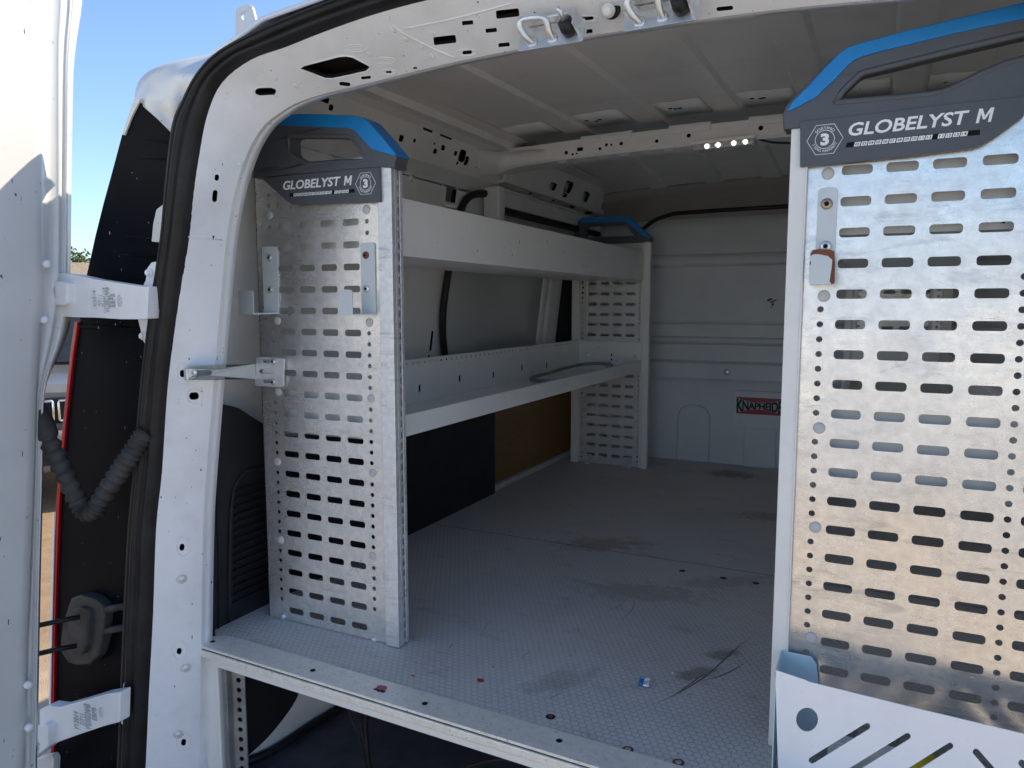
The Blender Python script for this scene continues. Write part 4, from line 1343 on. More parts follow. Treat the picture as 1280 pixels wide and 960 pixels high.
# ================================================================== RACKS
ALU = {}
def rack(side):
    L = side < 0
    X = (lambda x: x) if L else mx
    dy = 0.0 if L else -.032
    lab = ('perforated aluminium shelving rack with two pale hooks on its end, along the left wall' if L else
           'wide perforated aluminium shelving rack with one rust-chipped hook, behind the white slotted tray')
    rk = thing('shelving_rack', lab, 'shelving', (X(-1.27), 2.6, 0), group='van shelving racks')
    yP = 1.495+dy
    def P(px, py, yv):
        p = at(px, py, 1, yv)
        return p
    # ---- front end panel
    plugs_px = ([(337, 269), (347, 401), (348, 490), (347, 577), (351, 675), (458, 262), (462, 403), (464, 498), (466, 591), (466, 695)] if L else
                [(1035, 217), (1030, 370), (1024, 535), (1019, 659), (1014, 797)])
    plugs = [at(a, b2, 1, yP) for a, b2 in plugs_px]
    z0, nr = (.031, 21) if L else (.065, 20)
    rowz = [z0+.0536*k for k in range(nr)]
    if L:
        cL, cR = -1.424, -1.116
        sc_ = [-1.3735, -1.3038, -1.2341, -1.1644]
        e0, e1 = -1.47, -1.077
        u = lambda x: x
    else:
        cL, cR = -.097, .2065
        sc_ = [-.0475, .0222, .0920, .1628]
        e0, e1 = -.127, .31
    def hs(cx, lo, hi, gaps):
        out = []
        for z in rowz:
            for zz in (z, z+.0268):
                if zz < lo or zz > hi:
                    continue
                if any(a < zz < b2 for a, b2 in gaps):
                    continue
                if any(abs(p.z-zz) < .014 and abs(p.x-cx) < .04 for p in plugs):
                    continue
                out.append((cx, zz, .0056, .0056, .0055))
        return out
    sl_ = lambda cx: [(cx, z, .0245, .0082, .006) for z in rowz]
    if L:
        hl_ = hs(cL, .045, 1.13, [(.80, 1.035), (.655, .74)])
        hr_ = hs(cR, .06, 1.09, [(.79, 1.0)])
    else:
        hl_ = hs(cL, .10, .86, [])
        hr_ = hs(cR, .02, .90, [])
    edges = [(sc_[0]-.03485), sc_[0]+.03485, sc_[1]+.03485, sc_[2]+.03485, sc_[3]+.0345]
    strips = [(e0, cL-.012, []), (cL-.012, edges[0], hl_)]
    # keep the hole strip from crossing the slot strip
    for i in range(4):
        strips.append((edges[i], edges[i+1], sl_(sc_[i])))
    if L:
        strips += [(edges[4], cR+.0145, [(a, b2, c2, d2, r2) for a, b2, c2, d2, r2 in hr_]), (cR+.0145, e1, [])]
    else:
        strips += [(edges[4], cR+.012, hr_), (cR+.012, cR+.014, []), (cR+.014, .284, sl_(.2495)), (.284, e1, [])]
    pn = MB().perf(strips, 0.002, 1.20, FXZ(yP), .0018)
    pan = pn.build('end_panel', 'alu' if L else 'galv', rk)
    # turned edge of the sheet at the wall side
    ee = e0 if L else e1
    MB().box(min(ee, ee+(.002 if L else -.002)), max(ee, ee+(.002 if L else -.002)), yP, yP+.03, .002, 1.19).build('turned_edge', 'alu', rk)
    # plugs
    pm = MB().disc((0, 0, 0), (0, -1, 0), .0105, .0028, 18, 0, .0006)
    pf0 = None
    for p in plugs:
        if pf0 is None:
            pf0 = pm.build('plug', 'plug', None); o = pf0
        else:
            o = pf0.copy(); col.objects.link(o)
        o.parent = rk; o.matrix_parent_inverse = Matrix.Translation(-ORIG[rk.name])
        o.location = V((p.x, yP, p.z))
    # corner screws at the foot
    for (px, py) in ([(354, 771), (467, 800)] if L else []):
        p = at(px, py, 1, yP)
        MB().disc((p.x, yP, p.z), (0, -1, 0), .0085, .005, 16, 0, .001).build('screw', 'steel', rk)
    # ---- upright profile at the aisle
    xa, xb = sorted((X(-1.0765), X(-1.037)))
    if not L:
        xa, xb = -.157, -.1275
    po = MB()
    po.box(xa, xb, yP-.010, yP+.0035, 0.002, 1.172)
    if L:
        po.box(xb-.003, xb, yP+.0035, yP+.014, 0.002, 1.172)
        po.box(xb-.003, xb, yP+.024, yP+.036, 0.002, 1.172)
        po.box(xb-.012, xb-.009, yP+.0035, yP+.036, 0.002, 1.172)
        k = 0
        while .0268*k < 1.15:
            po.box(xb-.003, xb-.0004, yP+.014, yP+.024, .006+.0268*k, .006+.0268*k+.011); k += 1
        po.box(xb-.03, xb-.012, yP+.033, yP+.036, 0.002, 1.172)
    else:
        po.box(xa, xa+.003, yP+.0035, yP+.036, 0.002, 1.172)
        po.box(xb-.003, xb, yP-.013, yP-.010, 0.002, 1.172)
    po.build('upright', 'anod' if L else 'postwhite', rk, bevel=.0012)
    # ---- moulded handle cap
    yc = yP-.016
    def Z(x, y):
        p = at(290+x/5.3333, 120+y/5.3333, 1, 1.479)
        return (X(p.x), p.z)
    def loop(pts, rev=False):
        q = [Z(*p) for p in pts]
        return q
    body = [(138, 546), (150, 440), (165, 320), (185, 215), (205, 180), (243, 150), (330, 133), (445, 124), (650, 127), (800, 134), (850, 141), (885, 152), (910, 172), (1000, 275), (1092, 385), (1097, 405), (1085, 440), (1085, 478), (985, 474)]
    holep = [(368, 285), (378, 266), (400, 262), (600, 264), (770, 268), (800, 280), (845, 345), (886, 410), (880, 425), (860, 432), (680, 440), (520, 452), (480, 446), (430, 418), (385, 390), (371, 370)]
    if not L:
        # the wider cap carries a long handle
        q0 = [(-.170, 1.160), (-.172, 1.186), (-.166, 1.202), (-.135, 1.234), (-.100, 1.268), (-.075, 1.279), (-.045, 1.286), (.06, 1.300), (.18, 1.308), (.30, 1.308), (.335, 1.29), (.345, 1.16)]
        bl_ = [(p.x, p.z) for p in []]
        body2 = q0
        hole2 = [(p.x, p.z) for p in (at(960+a/4, b2/4, 1, 1.447) for a, b2 in [(335, 515), (370, 455), (455, 372), (480, 358), (640, 320), (960, 240), (1280, 165), (1500, 120), (1560, 160), (1440, 240), (1280, 292), (1190, 315), (1060, 370), (950, 425), (880, 456), (800, 470), (620, 488)])]
    cap = MB()
    F = FXZ(yc)
    if L:
        cap.plate(loop(body), [loop(holep)], F, 0, .05)
    else:
        cap.plate(body2, [hole2], F, 0, .05)
    co = cap.build('handle_cap', 'cap', rk, bevel=.004, seg=3)
    # chamfered rim of the hand hole
    rimp = [V((a, yc+.004, b2)) for a, b2 in (loop(holep) if L else hole2)]
    rimp.append(rimp[0]); rimp.append(rimp[1])
    MB().tube(rimp, .0062, 8).build('hole_rim', 'cap', co)
    # blue grip
    yb = yc-.004
    if L:
        outer = [(243, 150), (330, 131), (445, 121), (650, 124), (800, 131), (850, 138), (887, 148), (914, 170), (1005, 272), (1099, 388), (1092, 402), (1030, 385), (935, 355), (905, 325), (865, 280), (825, 235), (800, 220), (765, 213), (570, 205), (400, 198), (268, 193)]
        gp = loop(outer)
    else:
        g_out = [(98, 548), (120, 510), (200, 430), (300, 320), (360, 262), (400, 235), (470, 212), (700, 150), (1000, 78), (1280, 10), (1700, -80)]
        g_in = [(1700, 40), (1280, 92), (1000, 150), (760, 208), (560, 256), (470, 282), (430, 300), (400, 325), (330, 400), (240, 485), (160, 528), (102, 556)]
        gp = [(p.x, p.z) for p in (at(960+a/4, b2/4, 1, 1.443) for a, b2 in g_out+g_in)]
    MB().plate(gp, [], FXZ(yb), 0, .058).build('grip', 'blue', co, bevel=.004, seg=3)
    if L:
        MB().plate(loop([(134, 545), (146, 440), (161, 320), (183, 205), (196, 190), (178, 235), (160, 330), (150, 440), (140, 546)]), [], FXZ(yc+.002), 0, .045).build('grip_edge', 'blue', co)
    # badge plate with lettering
    if L:
        bpz = [(205, 550), (262, 605), (330, 665), (385, 712), (410, 722), (440, 726), (700, 716), (990, 705), (984, 476), (700, 500), (400, 528)]
        bp_ = loop(bpz)
    else:
        bz = [(160, 606), (160, 834), (400, 812), (720, 778), (960, 748), (1030, 738), (1075, 722), (1130, 690), (1200, 640), (1280, 580), (1290, 480), (900, 520), (500, 570)]
        bp_ = [(p.x, p.z) for p in (at(960+a/4, b2/4, 1, 1.443) for a, b2 in bz)]
    ybp = yc-.003
    MB().plate(bp_, [], FXZ(ybp), 0, .017).build('badge_plate', 'cap', co, bevel=.0022)
    # frames of reference for the print: lower-left, lower-right of the word, upward
    if L:
        T = lambda x, y: at(290+x/5.3333, 120+y/5.3333, 1, ybp)
        w0, w1, wt = T(342, 628), T(803, 592), T(345, 567)
        n0, n1, nt = T(398, 672), T(812, 640), T(390, 650)
        hc = T(890, 583); hr = .0285
        sl0, sl1 = T(383, 661), T(818, 631)
    else:
        T = lambda x, y: at(960+x/4, y/4, 1, ybp)
        w0, w1, wt = T(402, 682), T(1130, 607), T(405, 615)
        n0, n1, nt = T(395, 735), T(1058, 672), T(400, 715)
        hc = T(284, 697); hr = .0285
        sl0, sl1 = T(388, 726), T(1060, 661)
    up = V((0, 0, 1))
    def FT(o_, e_):
        d_ = (e_-o_).normalized()
        u_ = V((-d_.z, 0, d_.x))
        return (lambda u, v, w: o_+d_*u+u_*v+V((0, w-.0002, 0))), (e_-o_).length
    ft, wl_ = FT(w0, w1)
    th_ = (wt-w0).length*.98
    text('lettering', 'GLOBELYST', 'letter', co, ft, 0, 0, wl_*.838, th_, shear=.18, bold=.021, depth=.0006)
    mo = [(0, 0), (.20, 0), (.20, .68), (.42, .22), (.58, .22), (.80, .68), (.80, 0), (1, 0), (1, 1), (.76, 1), (.50, .46), (.24, 1), (0, 1)]
    mw = wl_*.098
    MB().plate([(wl_*.882+u_*mw+v_*th_*.18, v_*th_) for u_, v_ in mo], [], ft, -.0006, .0003).build('lettering', 'letter', co)
    fs_, sl_len = FT(sl0, sl1)
    hh = .0042
    MB().plate([(0, -hh), (sl_len, -hh), (sl_len, hh), (.002, hh)], [], fs_, -.0002, .0012).build('number_slot', 'dark', co)
    nums = ['02', '03', '04', '05', '06', '07', '08', '09', '10', '11', '12', None, '11', '12', '13', '14']
    tl = MB()
    step = sl_len*.87/len(nums)
    st0 = sl_len*.065
    for i, s5 in enumerate(nums):
        if s5 is None:
            continue
        x0 = st0+step*i - (step*.35 if i > 11 else 0)
        tl.plate([(x0, -hh*.9), (x0+step*.86, -hh*.9), (x0+step*1.02, hh*.8), (x0+step*.16, hh*.8)], [], fs_, -.0006, -.0003)
        text('number', s5, 'black', co, fs_, x0+step*.22, -hh*.55, step*.58, hh*1.05, shear=.15, bold=.01, depth=.0009)
    build_each(tl, 'number_tile', 'letter', co)
    # hexagon emblem
    fh, _ = FT(hc, hc+(w1-w0))
    hx_ = MB()
    for rr_, tk in ((1.0, .00085), ):
        hp_ = [fh(math.cos(R(60*k))*hr*rr_*1.02, math.sin(R(60*k))*hr*rr_, 0) for k in range(7)]
        hx_.tube(hp_, tk*.8, 5)
    for rr_ in (.54,):
        hx_.tube([fh(math.cos(2*math.pi*k/28)*hr*rr_, math.sin(2*math.pi*k/28)*hr*rr_, 0) for k in range(29)], .0006, 5)
    hx_.build('hexagon_emblem', 'letter', co)
    text('emblem_number', '3', 'letter', co, fh, -hr*.24, -hr*.36, hr*.48, hr*.72, bold=.05, depth=.0006)
    def arcw(r0_, r1_, a0_, a1_, flip):
        def f(a, b2):
            an = a0_+(a1_-a0_)*a
            rr_ = r0_+(r1_-r0_)*b2 if not flip else r1_-(r1_-r0_)*b2
            return math.cos(an)*rr_, math.sin(an)*rr_
        return f
    text('emblem_words', 'SORTIMO', 'letter', co, fh, 0, 0, 1, 1, depth=.0005, warp=arcw(hr*.60, hr*.76, R(140), R(40), False))
    text('emblem_words', '3 YEARS WARRANTY', 'letter', co, fh, 0, 0, 1, 1, depth=.0005, warp=arcw(hr*.60, hr*.76, R(200), R(340), True))
    if L:
        e0_, e1_ = T(180, 500), T(296, 486)
        fe_, le = FT(e0_, e1_)
        MB().tube([fe_(a*le, b2, .001) for a, b2 in ((0, -.003), (1, -.003), (1, .0045), (0, .0045), (0, -.003))], .0004, 4).build('moulded_frame', 'cap', co)
        text('moulded_word', 'SORTIMO', 'cap', co, fe_, le*.1, -.0015, le*.8, .0045, depth=.0006)

    # ---- shelves
    y0, y1 = yP+.035, 3.765
    def shelf(name, zb, zf, xf, xbk, zback, perf_back):
        a, b2 = X(xf), X(xbk)
        s = MB()
        lo, hi = sorted((a, b2))
        s.box(lo, hi, y0, y1, zb, zb+.0016)
        sgn = 1 if a > b2 else -1
        # front lip with a returned edge
        xa_, xb_ = sorted((a, a-sgn*.0018))
        s.box(xa_, xb_, y0, y1, zb-.001, zf)
        xa_, xb_ = sorted((a, a-sgn*.016))
        s.box(xa_, xb_, y0, y1, zf-.0018, zf)
        so3 = s.build(name, 'shelf', rk, bevel=.0008)
        bk_ = MB()
        hh_ = []
        n_ = int((y1-y0)/.068)
        hs_ = [(zback-.008-zb, 0, 0, 0, 0)]
        # back wall of the tray, punched near its top edge
        holes = [(v_, zback-.012) for v_ in [y0+.04+.0375*k for k in range(int((y1-y0-.06)/.0375))]]
        bk_.perf([(zb, zback-.024, []), (zback-.024, zback, [(zback-.012, v_, .0042, .0058, .004) for v_, _ in holes])], y0, y1,
                 lambda u_, v_, w_: V((b2+sgn*w_, v_, u_)), .0016)
        xa_, xb_ = sorted((b2, b2-sgn*.02))
        bk_.box(xa_, xb_, y0, y1, zback-.001, zback+.0008)
        bk_.build('shelf_back', 'shelf', so3)
        MB().box(lo+.002, hi-.002, y0, y0+.002, zb, zback-.004).build('shelf_end', 'shelf', so3)
        en = MB()
        en.box(lo+.002, hi-.002, y1-.002, y1, zb, zback-.004)
        for k in range(3):
            en.disc((lo+(hi-lo)*.42+.04, y1-.002, zb+.03+.025*k), (0, -1, 0), .005, .0005, 10, 1)
        for xx_ in (lo+.05, hi-.03):
            en.disc((xx_, y1-.002, zb+.075), (0, -1, 0), .011, .004, 12, 2)
        en.build('shelf_end', ['shelf', 'dark', 'steel'], so3)
        marks = MB()
        for k in range(7):
            marks.obox((b2+sgn*.0017, y0+.12+.28*k, zb+.05+.01*(k % 2)), (.0008, 0, 0), (0, .005, .003), (0, 0, .012))
        build_each(marks, 'key_slot', 'dark', so3)
        return so3
    shelf('top_shelf', .975, 1.118, -1.095, -1.43, 1.13, True)
    shelf('lower_shelf', .510, .566, -1.095, -1.44, .662, True)
    # ---- far end panel
    yR = 3.78
    xr0, xr1 = X(-1.47), X(-1.055)
    s2_ = []
    cs = [-1.3715, -1.3018, -1.2321, -1.1624]
    zz0 = .05
    rz = [zz0+.0536*k for k in range(21)]
    strips = [(-1.47, -1.445, []), (-1.445, -1.405, [(-1.425, z, .006, .006, .0058) for z in [.03+.0268*k for k in range(42)]])]
    for c_ in cs:
        strips.append((c_-.03485, c_+.03485, [(c_, z, .024, .0082, .006) for z in rz]))
    strips[2] = (-1.405, strips[2][1], strips[2][2])
    strips += [(-1.12755, -1.10, [(-1.113, z, .006, .006, .0058) for z in [.03+.0268*k for k in range(42)]]), (-1.10, -1.075, [])]
    mbp = MB().perf(strips, .002, 1.17, lambda u_, v_, w_: V((X(u_), yR+w_, v_)), .002)
    mbp.build('far_panel', 'dullalu', rk)
    sg = 1 if L else -1
    po = MB()
    xa_, xb_ = sorted((X(-1.105), X(-1.055)))
    po.box(xa_, xb_, yR-.012, yR-.002, .002, 1.165)
    xa_, xb_ = sorted((X(-1.085), X(-1.055)))
    po.box(xa_, xb_, yR-.03, yR-.012, .002, 1.165)
    po.build('upright', 'postwhite', rk, bevel=.002)
    po = MB()
    xa_, xb_ = sorted((X(-1.48), X(-1.44)))
    po.box(xa_, xb_, yR-.02, yR-.002, .002, 1.165)
    xa_, xb_ = sorted((X(-1.402), X(-1.392)))
    po.box(xa_, xb_, yR-.012, yR-.002, .70, 1.0)
    po.build('upright', 'postwhite', rk, bevel=.002)
    ft_ = MB()
    for xx_ in (-1.385, -1.16):
        ft_.box(*sorted((X(xx_-.02), X(xx_+.02))), yR-.05, yR-.002, .002, .006)
        ft_.box(*sorted((X(xx_-.02), X(xx_+.02))), yR-.006, yR-.0025, .002, .05)
        ft_.disc((X(xx_), yR-.03, .006), (0, 0, 1), .012, .009, 8)
    build_each(ft_, 'floor_bracket', 'steel', rk, bevel=.001)
    cz = [(X(a), b2) for a, b2 in [(-1.475, 1.165), (-1.462, 1.25), (-1.448, 1.285), (-1.42, 1.298), (-1.19, 1.296), (-1.165, 1.286), (-1.10, 1.225), (-1.05, 1.185), (-1.05, 1.165)]]
    hz = [(X(a), b2) for a, b2 in [(-1.40, 1.20), (-1.405, 1.24), (-1.39, 1.258), (-1.20, 1.258), (-1.18, 1.245), (-1.14, 1.20)]]
    c3 = MB().plate(cz, [hz], FXZ(yR-.03), 0, .04).build('handle_cap', 'cap', rk, bevel=.004)
    gz = [(X(a), b2) for a, b2 in [(-1.447, 1.288), (-1.42, 1.303), (-1.19, 1.300), (-1.163, 1.290), (-1.10, 1.230), (-1.047, 1.184), (-1.075, 1.188), (-1.11, 1.205), (-1.17, 1.262), (-1.20, 1.274), (-1.42, 1.276)]]
    MB().plate(gz, [], FXZ(yR-.034), 0, .048).build('grip', 'blue', c3, bevel=.004)
    # ---- hooks
    def hook(strip, foot, tip, screws, mats, yh):
        h = MB()
        a, b2, c2, d2 = strip       # px left, right, top, bottom
        p0_, p1_ = at(a, d2, 1, yh), at(b2, c2, 1, yh)
        cxh, czh = (p0_.x+p1_.x)/2, (p0_.z+p1_.z)/2
        h.plate(rrect(cxh, czh, (p1_.x-p0_.x)/2, (p1_.z-p0_.z)/2, .007), [], FXZ(yh), -.003, 0)
        return h, p0_, p1_
    if L:
        for (st_, tip, scs, rusty) in [((331, 347, 308, 392), (300, 317, 363, 393), [(337, 322), (338, 362)], False), ((453, 469, 303, 393), (425, 441, 362, 394), [(457.5, 319), (458.5, 361)], True)]:
            h, p0_, p1_ = hook(st_, None, tip, scs, None, yP-.001)
            t0_, t1_ = at(tip[0], tip[3], 1, yP-.055), at(tip[1], tip[2], 1, yP-.055)
            cxt = (t0_.x+t1_.x)/2
            h.plate(rrect(cxt, (t0_.z+t1_.z)/2, (t1_.x-t0_.x)/2, (t1_.z-t0_.z)/2, .006), [], FXZ(yP-.055), -.003, 0)
            # flat arm running out from the panel to the upturned tip
            zb_ = min(p0_.z, t0_.z)+.001
            a1, a2 = p0_, p1_
            h.add([(p0_.x, yP-.002, p0_.z), (p1_.x, yP-.002, p0_.z), (t1_.x, yP-.057, t0_.z), (t0_.x, yP-.057, t0_.z),
                   (p0_.x, yP-.002, p0_.z+.003), (p1_.x, yP-.002, p0_.z+.003), (t1_.x, yP-.057, t0_.z+.003), (t0_.x, yP-.057, t0_.z+.003)],
                  [(0, 1, 2, 3), (7, 6, 5, 4), (0, 4, 5, 1), (1, 5, 6, 2), (2, 6, 7, 3), (3, 7, 4, 0)])
            hk = h.build('hook', 'hookpaint', rk, bevel=.001)
            for (px, py) in scs:
                p = at(px, py, 1, yP-.004)
                MB().disc(p, (0, -1, 0), .0088, .004, 18, 0, .001).disc(p-V((0, .0045, 0)), (0, -1, 0), .004, .001, 6, 1).build('hook_screw', ['rust' if rusty and py < 340 else 'steel', 'dark'], hk)
    else:
        h, p0_, p1_ = hook((1018, 1047.5, 234, 356), None, None, None, None, yP-.001)
        t0_, t1_ = at(1011, 356, 1, yP-.03), at(1043.5, 311, 1, yP-.03)
        h.plate(rrect((t0_.x+t1_.x)/2, (t0_.z+t1_.z)/2, (t1_.x-t0_.x)/2, (t1_.z-t0_.z)/2, .007), [], FXZ(yP-.03), -.003, 0)
        h.box(t0_.x+.002, t1_.x-.002, yP-.03, yP-.002, t0_.z, t0_.z+.003)
        hk = h.build('hook', 'hookpaint', rk, bevel=.001)
        rp = [(p.x, p.z) for p in (at(960+a/4, 200+b2/4, 1, yP-.0335) for a, b2 in [(212, 470), (222, 452), (250, 445), (310, 447), (332, 456), (335, 520), (333, 615), (318, 622), (308, 605), (318, 540), (322, 500), (300, 480), (250, 470), (225, 472), (214, 480)])]
        MB().plate(rp, [], FXZ(yP-.0335), 0, .001).build('rust_patch', 'rust', hk)
        rp = [(p.x, p.z) for p in (at(960+a/4, 200+b2/4, 1, yP-.0335) for a, b2 in [(207, 510), (214, 505), (214, 522), (208, 526)])]
        MB().plate(rp, [], FXZ(yP-.0335), 0, .001).build('rust_patch', 'rust', hk)
        for (px, py) in [(1033.5, 255), (1032, 308)]:
            p = at(px, py, 1, yP-.004)
            MB().disc(p, (0, -1, 0), .0098, .004, 18, 0, .001).disc(p-V((0, .0045, 0)), (0, -1, 0), .0045, .001, 6, 1).build('hook_screw', [plain('rusty_steel', (.42, .33, .26), .5, .7, var=.4) if py < 280 else 'steel', 'dark'], hk)
    # ---- stay bolting the rack to the pillar
    if L:
        yS = yP-.006
        s6 = MB()
        T2 = lambda x, y, yv=yS: (lambda p: (p.x, p.z))(at(220+x/4.2667, 360+y/4.2667, 1, yv))
        hd = [(430, 372), (440, 366), (570, 374), (582, 380), (578, 520), (566, 530), (435, 523), (424, 515)]
        def slotl(x0, x1, y, r, dyy=0):
            n_ = 6
            o_ = []
            for k in range(n_+1):
                a = R(90+180*k/n_); o_.append((x0+r+math.cos(a)*r, y+math.sin(a)*r*.95))
            for k in range(n_+1):
                a = R(-90+180*k/n_); o_.append((x1-r+math.cos(a)*r, y+dyy+math.sin(a)*r*.95))
            return o_
        holes = [[T2(*p) for p in slotl(445, 525, 444, 12, 2)], [T2(*p) for p in slotl(465, 512, 389, 10, 1)], [T2(*p) for p in slotl(465, 512, 498, 10, 1)]]
        s6.plate([T2(*p) for p in hd], holes, FXZ(yS), -.0025, 0)
        # arm reaches back out to the pillar: sheared plate between the two planes
        yA = min(JS.hit(q_, 466)[0].y for q_ in (234, 250, 262))-.003
        Lp = [(48, 420), (60, 415), (195, 410), (424, 404)]
        Lq = [(424, 487), (195, 491), (60, 498), (46, 490)]
        arm_o = [(48, 428), (58, 416), (195, 410), (300, 408), (424, 404), (424, 487), (300, 489), (195, 491), (58, 498), (46, 488)]
        arm_h = slotl(85, 196, 452, 15, -1)
        def yy(x):
            return yS+(yA-yS)*max(0, min(1, (424-x)/(424-235)))
        def FA(u, v, w):
            p = at(220+u/4.2667, 360+v/4.2667, 1, yy(u))
            return p+V((0, w, 0))
        s6.plate(arm_o, [arm_h], FA, -.0025, 0)
        sto = s6.build('stay', 'zinc', rk, bevel=.0006)
        for (x, y) in [(521, 391), (521, 500)]:
            p = at(220+x/4.2667, 360+y/4.2667, 1, yS-.003)
            MB().disc(p, (0, -1, 0), .0085, .005, 16, 0, .001).disc(p-V((0, .0055, 0)), (0, -1, 0), .0035, .001, 6, 1).build('stay_screw', ['steel', 'dark'], sto)
        p = at(220+105/4.2667, 360+450/4.2667, 1, yA-.004)
        MB().disc(p, (0, -1, 0), .0075, .006, 16, 0, .001).build('stay_screw', 'steel', sto)
        p = at(220+65/4.2667, 360+458/4.2667, 1, yA)
        MB().obox(p+V((0, .004, 0)), (.006, 0, 0), (0, .012, 0), (0, 0, .013)).build('stay_foot', 'steel', sto, bevel=.002)
    return rk
rackL = rack(-1)
rackR = rack(1)

# ================================================================== TRAY on the right rack
tray = thing('slotted_tray', 'white sheet-metal tray with slanted slots fixed low on the right rack', 'tray', (.07, 1.40, 0))
yT = 1.36
TP = lambda x, y: (lambda p: (p.x, p.z))(at(960+x/4, 720+y/4, 1, yT))
fo = [(36, 470), (185, 520), (205, 530), (700, 652), (1280, 790), (1700, 895), (1700, 1500), (60, 1500), (50, 960)]
hl2 = [[TP(*p) for p in [(143+55*math.cos(a)+52, 718-60*math.sin(a)) for a in [2*math.pi*k/22 for k in range(22)]]]]
def slant(x0, y0, x1, y1, r):
    d_ = V((x1-x0, y1-y0, 0)); d_.normalize(); n_ = V((-d_.y, d_.x, 0))
    out = []
    a0 = math.atan2(d_.y, d_.x)
    for k in range(7):
        a = a0+R(90+180*k/6); out.append((x0+math.cos(a)*r, y0+math.sin(a)*r))
    for k in range(7):
        a = a0+R(-90+180*k/6); out.append((x1+math.cos(a)*r, y1+math.sin(a)*r))
    return out
for (a, b2, c2, d2) in [(220, 922, 495, 752), (400, 985, 697, 802), (600, 1045, 910, 850), (1040, 880, 1250, 1120), (1268, 935, 1480, 1175)]:
    hl2.append([TP(*p) for p in slant(a, b2, c2, d2, 17)])
tm = MB().plate([TP(*p) for p in fo], hl2, FXZ(yT), 0, .002)
tm.build('tray_front', 'tray', tray, bevel=.0006)
fp = MB()
q = [at(969, 838, 1, yT), at(984, 817, 1, 1.448), at(1014, 822, 1, 1.448), at(1021, 830, 1, 1.448), at(1023, 853, 1, 1.448)]
zb = -.12
x0 = q[0].x
fp.add([(x0, yT, q[0].z), (x0, 1.45, q[1].z+.004), (x0, 1.45, zb), (x0, yT, zb), (x0+.002, yT, q[0].z), (x0+.002, 1.45, q[1].z+.004), (x0+.002, 1.45, zb), (x0+.002, yT, zb)],
       [(0, 1, 2, 3), (7, 6, 5, 4), (0, 4, 5, 1), (1, 5, 6, 2), (2, 6, 7, 3), (3, 7, 4, 0)])
fp.plate([(x0, q[1].z+.004), (q[2].x, q[2].z+.002), (q[3].x, q[3].z-.002), (q[4].x, q[4].z), (q[4].x, .02), (x0, .02)], [], FXZ(1.448), 0, .002)
fp.build('tray_flap', plain('pale_blue_coat', (.52, .66, .70), .45, var=.06), tray, bevel=.0006)
MB().box(x0, .45, yT, 1.45, zb, zb+.002).build('tray_bottom', 'tray', tray)
# things seen in the tray through its slots
it = MB()
it.plate(rrect(.02, .02, .07, .05, .01), [], FXZ(1.40), 0, .03)
tag(it.build('plastic_bottle', 'clipwhite', None, bevel=.006), 'pale grey bottle lying in the slotted tray behind its first slots', 'bottle')
it = MB().tube([V((.10, 1.405, -.09)), V((.10, 1.405, .07)), V((.10, 1.405, .085)), V((.10, 1.405, .10))], [.03, .03, .014, .013], 20)
tag(it.build('yellow_canister', 'crumbyellow', None), 'yellow canister standing inside the slotted tray', 'canister')

# ================================================================== LAMP on the roof bow
c0, c1 = at(866, 184, 1, 2.775), at(944, 175, 1, 2.775)
lamp = thing('strip_lamp', 'clear strip lamp with four lit white diodes under the roof bow', 'lamp', tuple((c0+c1)/2))
dirx = (c1-c0).normalized()
lm = MB()
mid_ = (c0+c1)/2+V((0, .015, -.004))
lm.obox(mid_, dirx*((c1-c0).length/2), V((0, .03, 0)), V((0, 0, .012)))
lm.build('lamp_housing', 'clear', lamp, bevel=.006, seg=3)
lb = MB().obox(mid_+V((0, -.004, .016)), dirx*((c1-c0).length/2+.004), V((0, .032, 0)), V((0, 0, .007)))
lb.build('lamp_base', 'postwhite', lamp, bevel=.004)
for t in (.25, .43, .68, .86):
    p = c0.lerp(c1, t)+V((0, -.018, -.006))
    MB().disc(p, (.1, -1, -.5), .0075, .004, 12, 0, .002).build('diode', 'led', lamp)
    MB().disc(p+V((0, .003, .001)), (.1, -1, -.5), .0135, .003, 14, 0).build('reflector_cup', 'steel', lamp)
MB().tube(spline([c1+V((0, 0.01, .008)), c1+V((.06, .01, -.012)), c1+V((.16, .01, -.02)), c1+V((.3, .01, -.012)), c1+V((.5, .02, .01))], 5), .004, 8).build('lamp_cable', 'rubber', lamp)

# ================================================================== LOOSE THINGS
# coil of grey hose on the lower left shelf
hp_ = []
cx_, cy_ = -1.255, 3.22
for k in range(52):
    a = 2*math.pi*k/44
    r_ = .150+.012*math.sin(a*1.7)
    hp_.append(V((cx_+math.cos(a)*r_*.9, cy_+math.sin(a)*r_*2.3, .524+.018*(k/52)+.03*max(0, math.sin(a)))))
tag(MB().tube(hp_, .008, 10).build('hose_coil', plain('grey_hose', (.26, .27, .27), .5), None), 'loose open loop of thin grey hose lying on the lower left shelf', 'hose')
# cables hanging under the deck
for k, pts in enumerate([[(433, 878), (440, 900), (452, 930), (462, 975)], [(450, 880), (452, 910), (458, 940), (462, 980)], [(460, 882), (457, 905), (459, 940), (466, 985)]]):
    q = spline([at(a, b2, 1, 1.50-.02*k) for a, b2 in pts], 5)
    tag(MB().tube(q, [.0022, .003, .007][k], 8).build('hanging_cable', 'rubber'), ['thin black cable hanging leftmost under the load deck', 'middle black cable hanging under the load deck', 'thick black cable hanging rightmost under the load deck'][k], 'cable', group='cables under the load deck')
q = spline([at(a, b2, 1, 1.50) for a, b2 in [(555, 975), (590, 957), (630, 949), (675, 951), (720, 965)]], 5)
tag(MB().tube(q, .006, 8).build('looped_cable', 'rubber'), 'black cable looping low in the dark under the middle of the deck', 'cable')
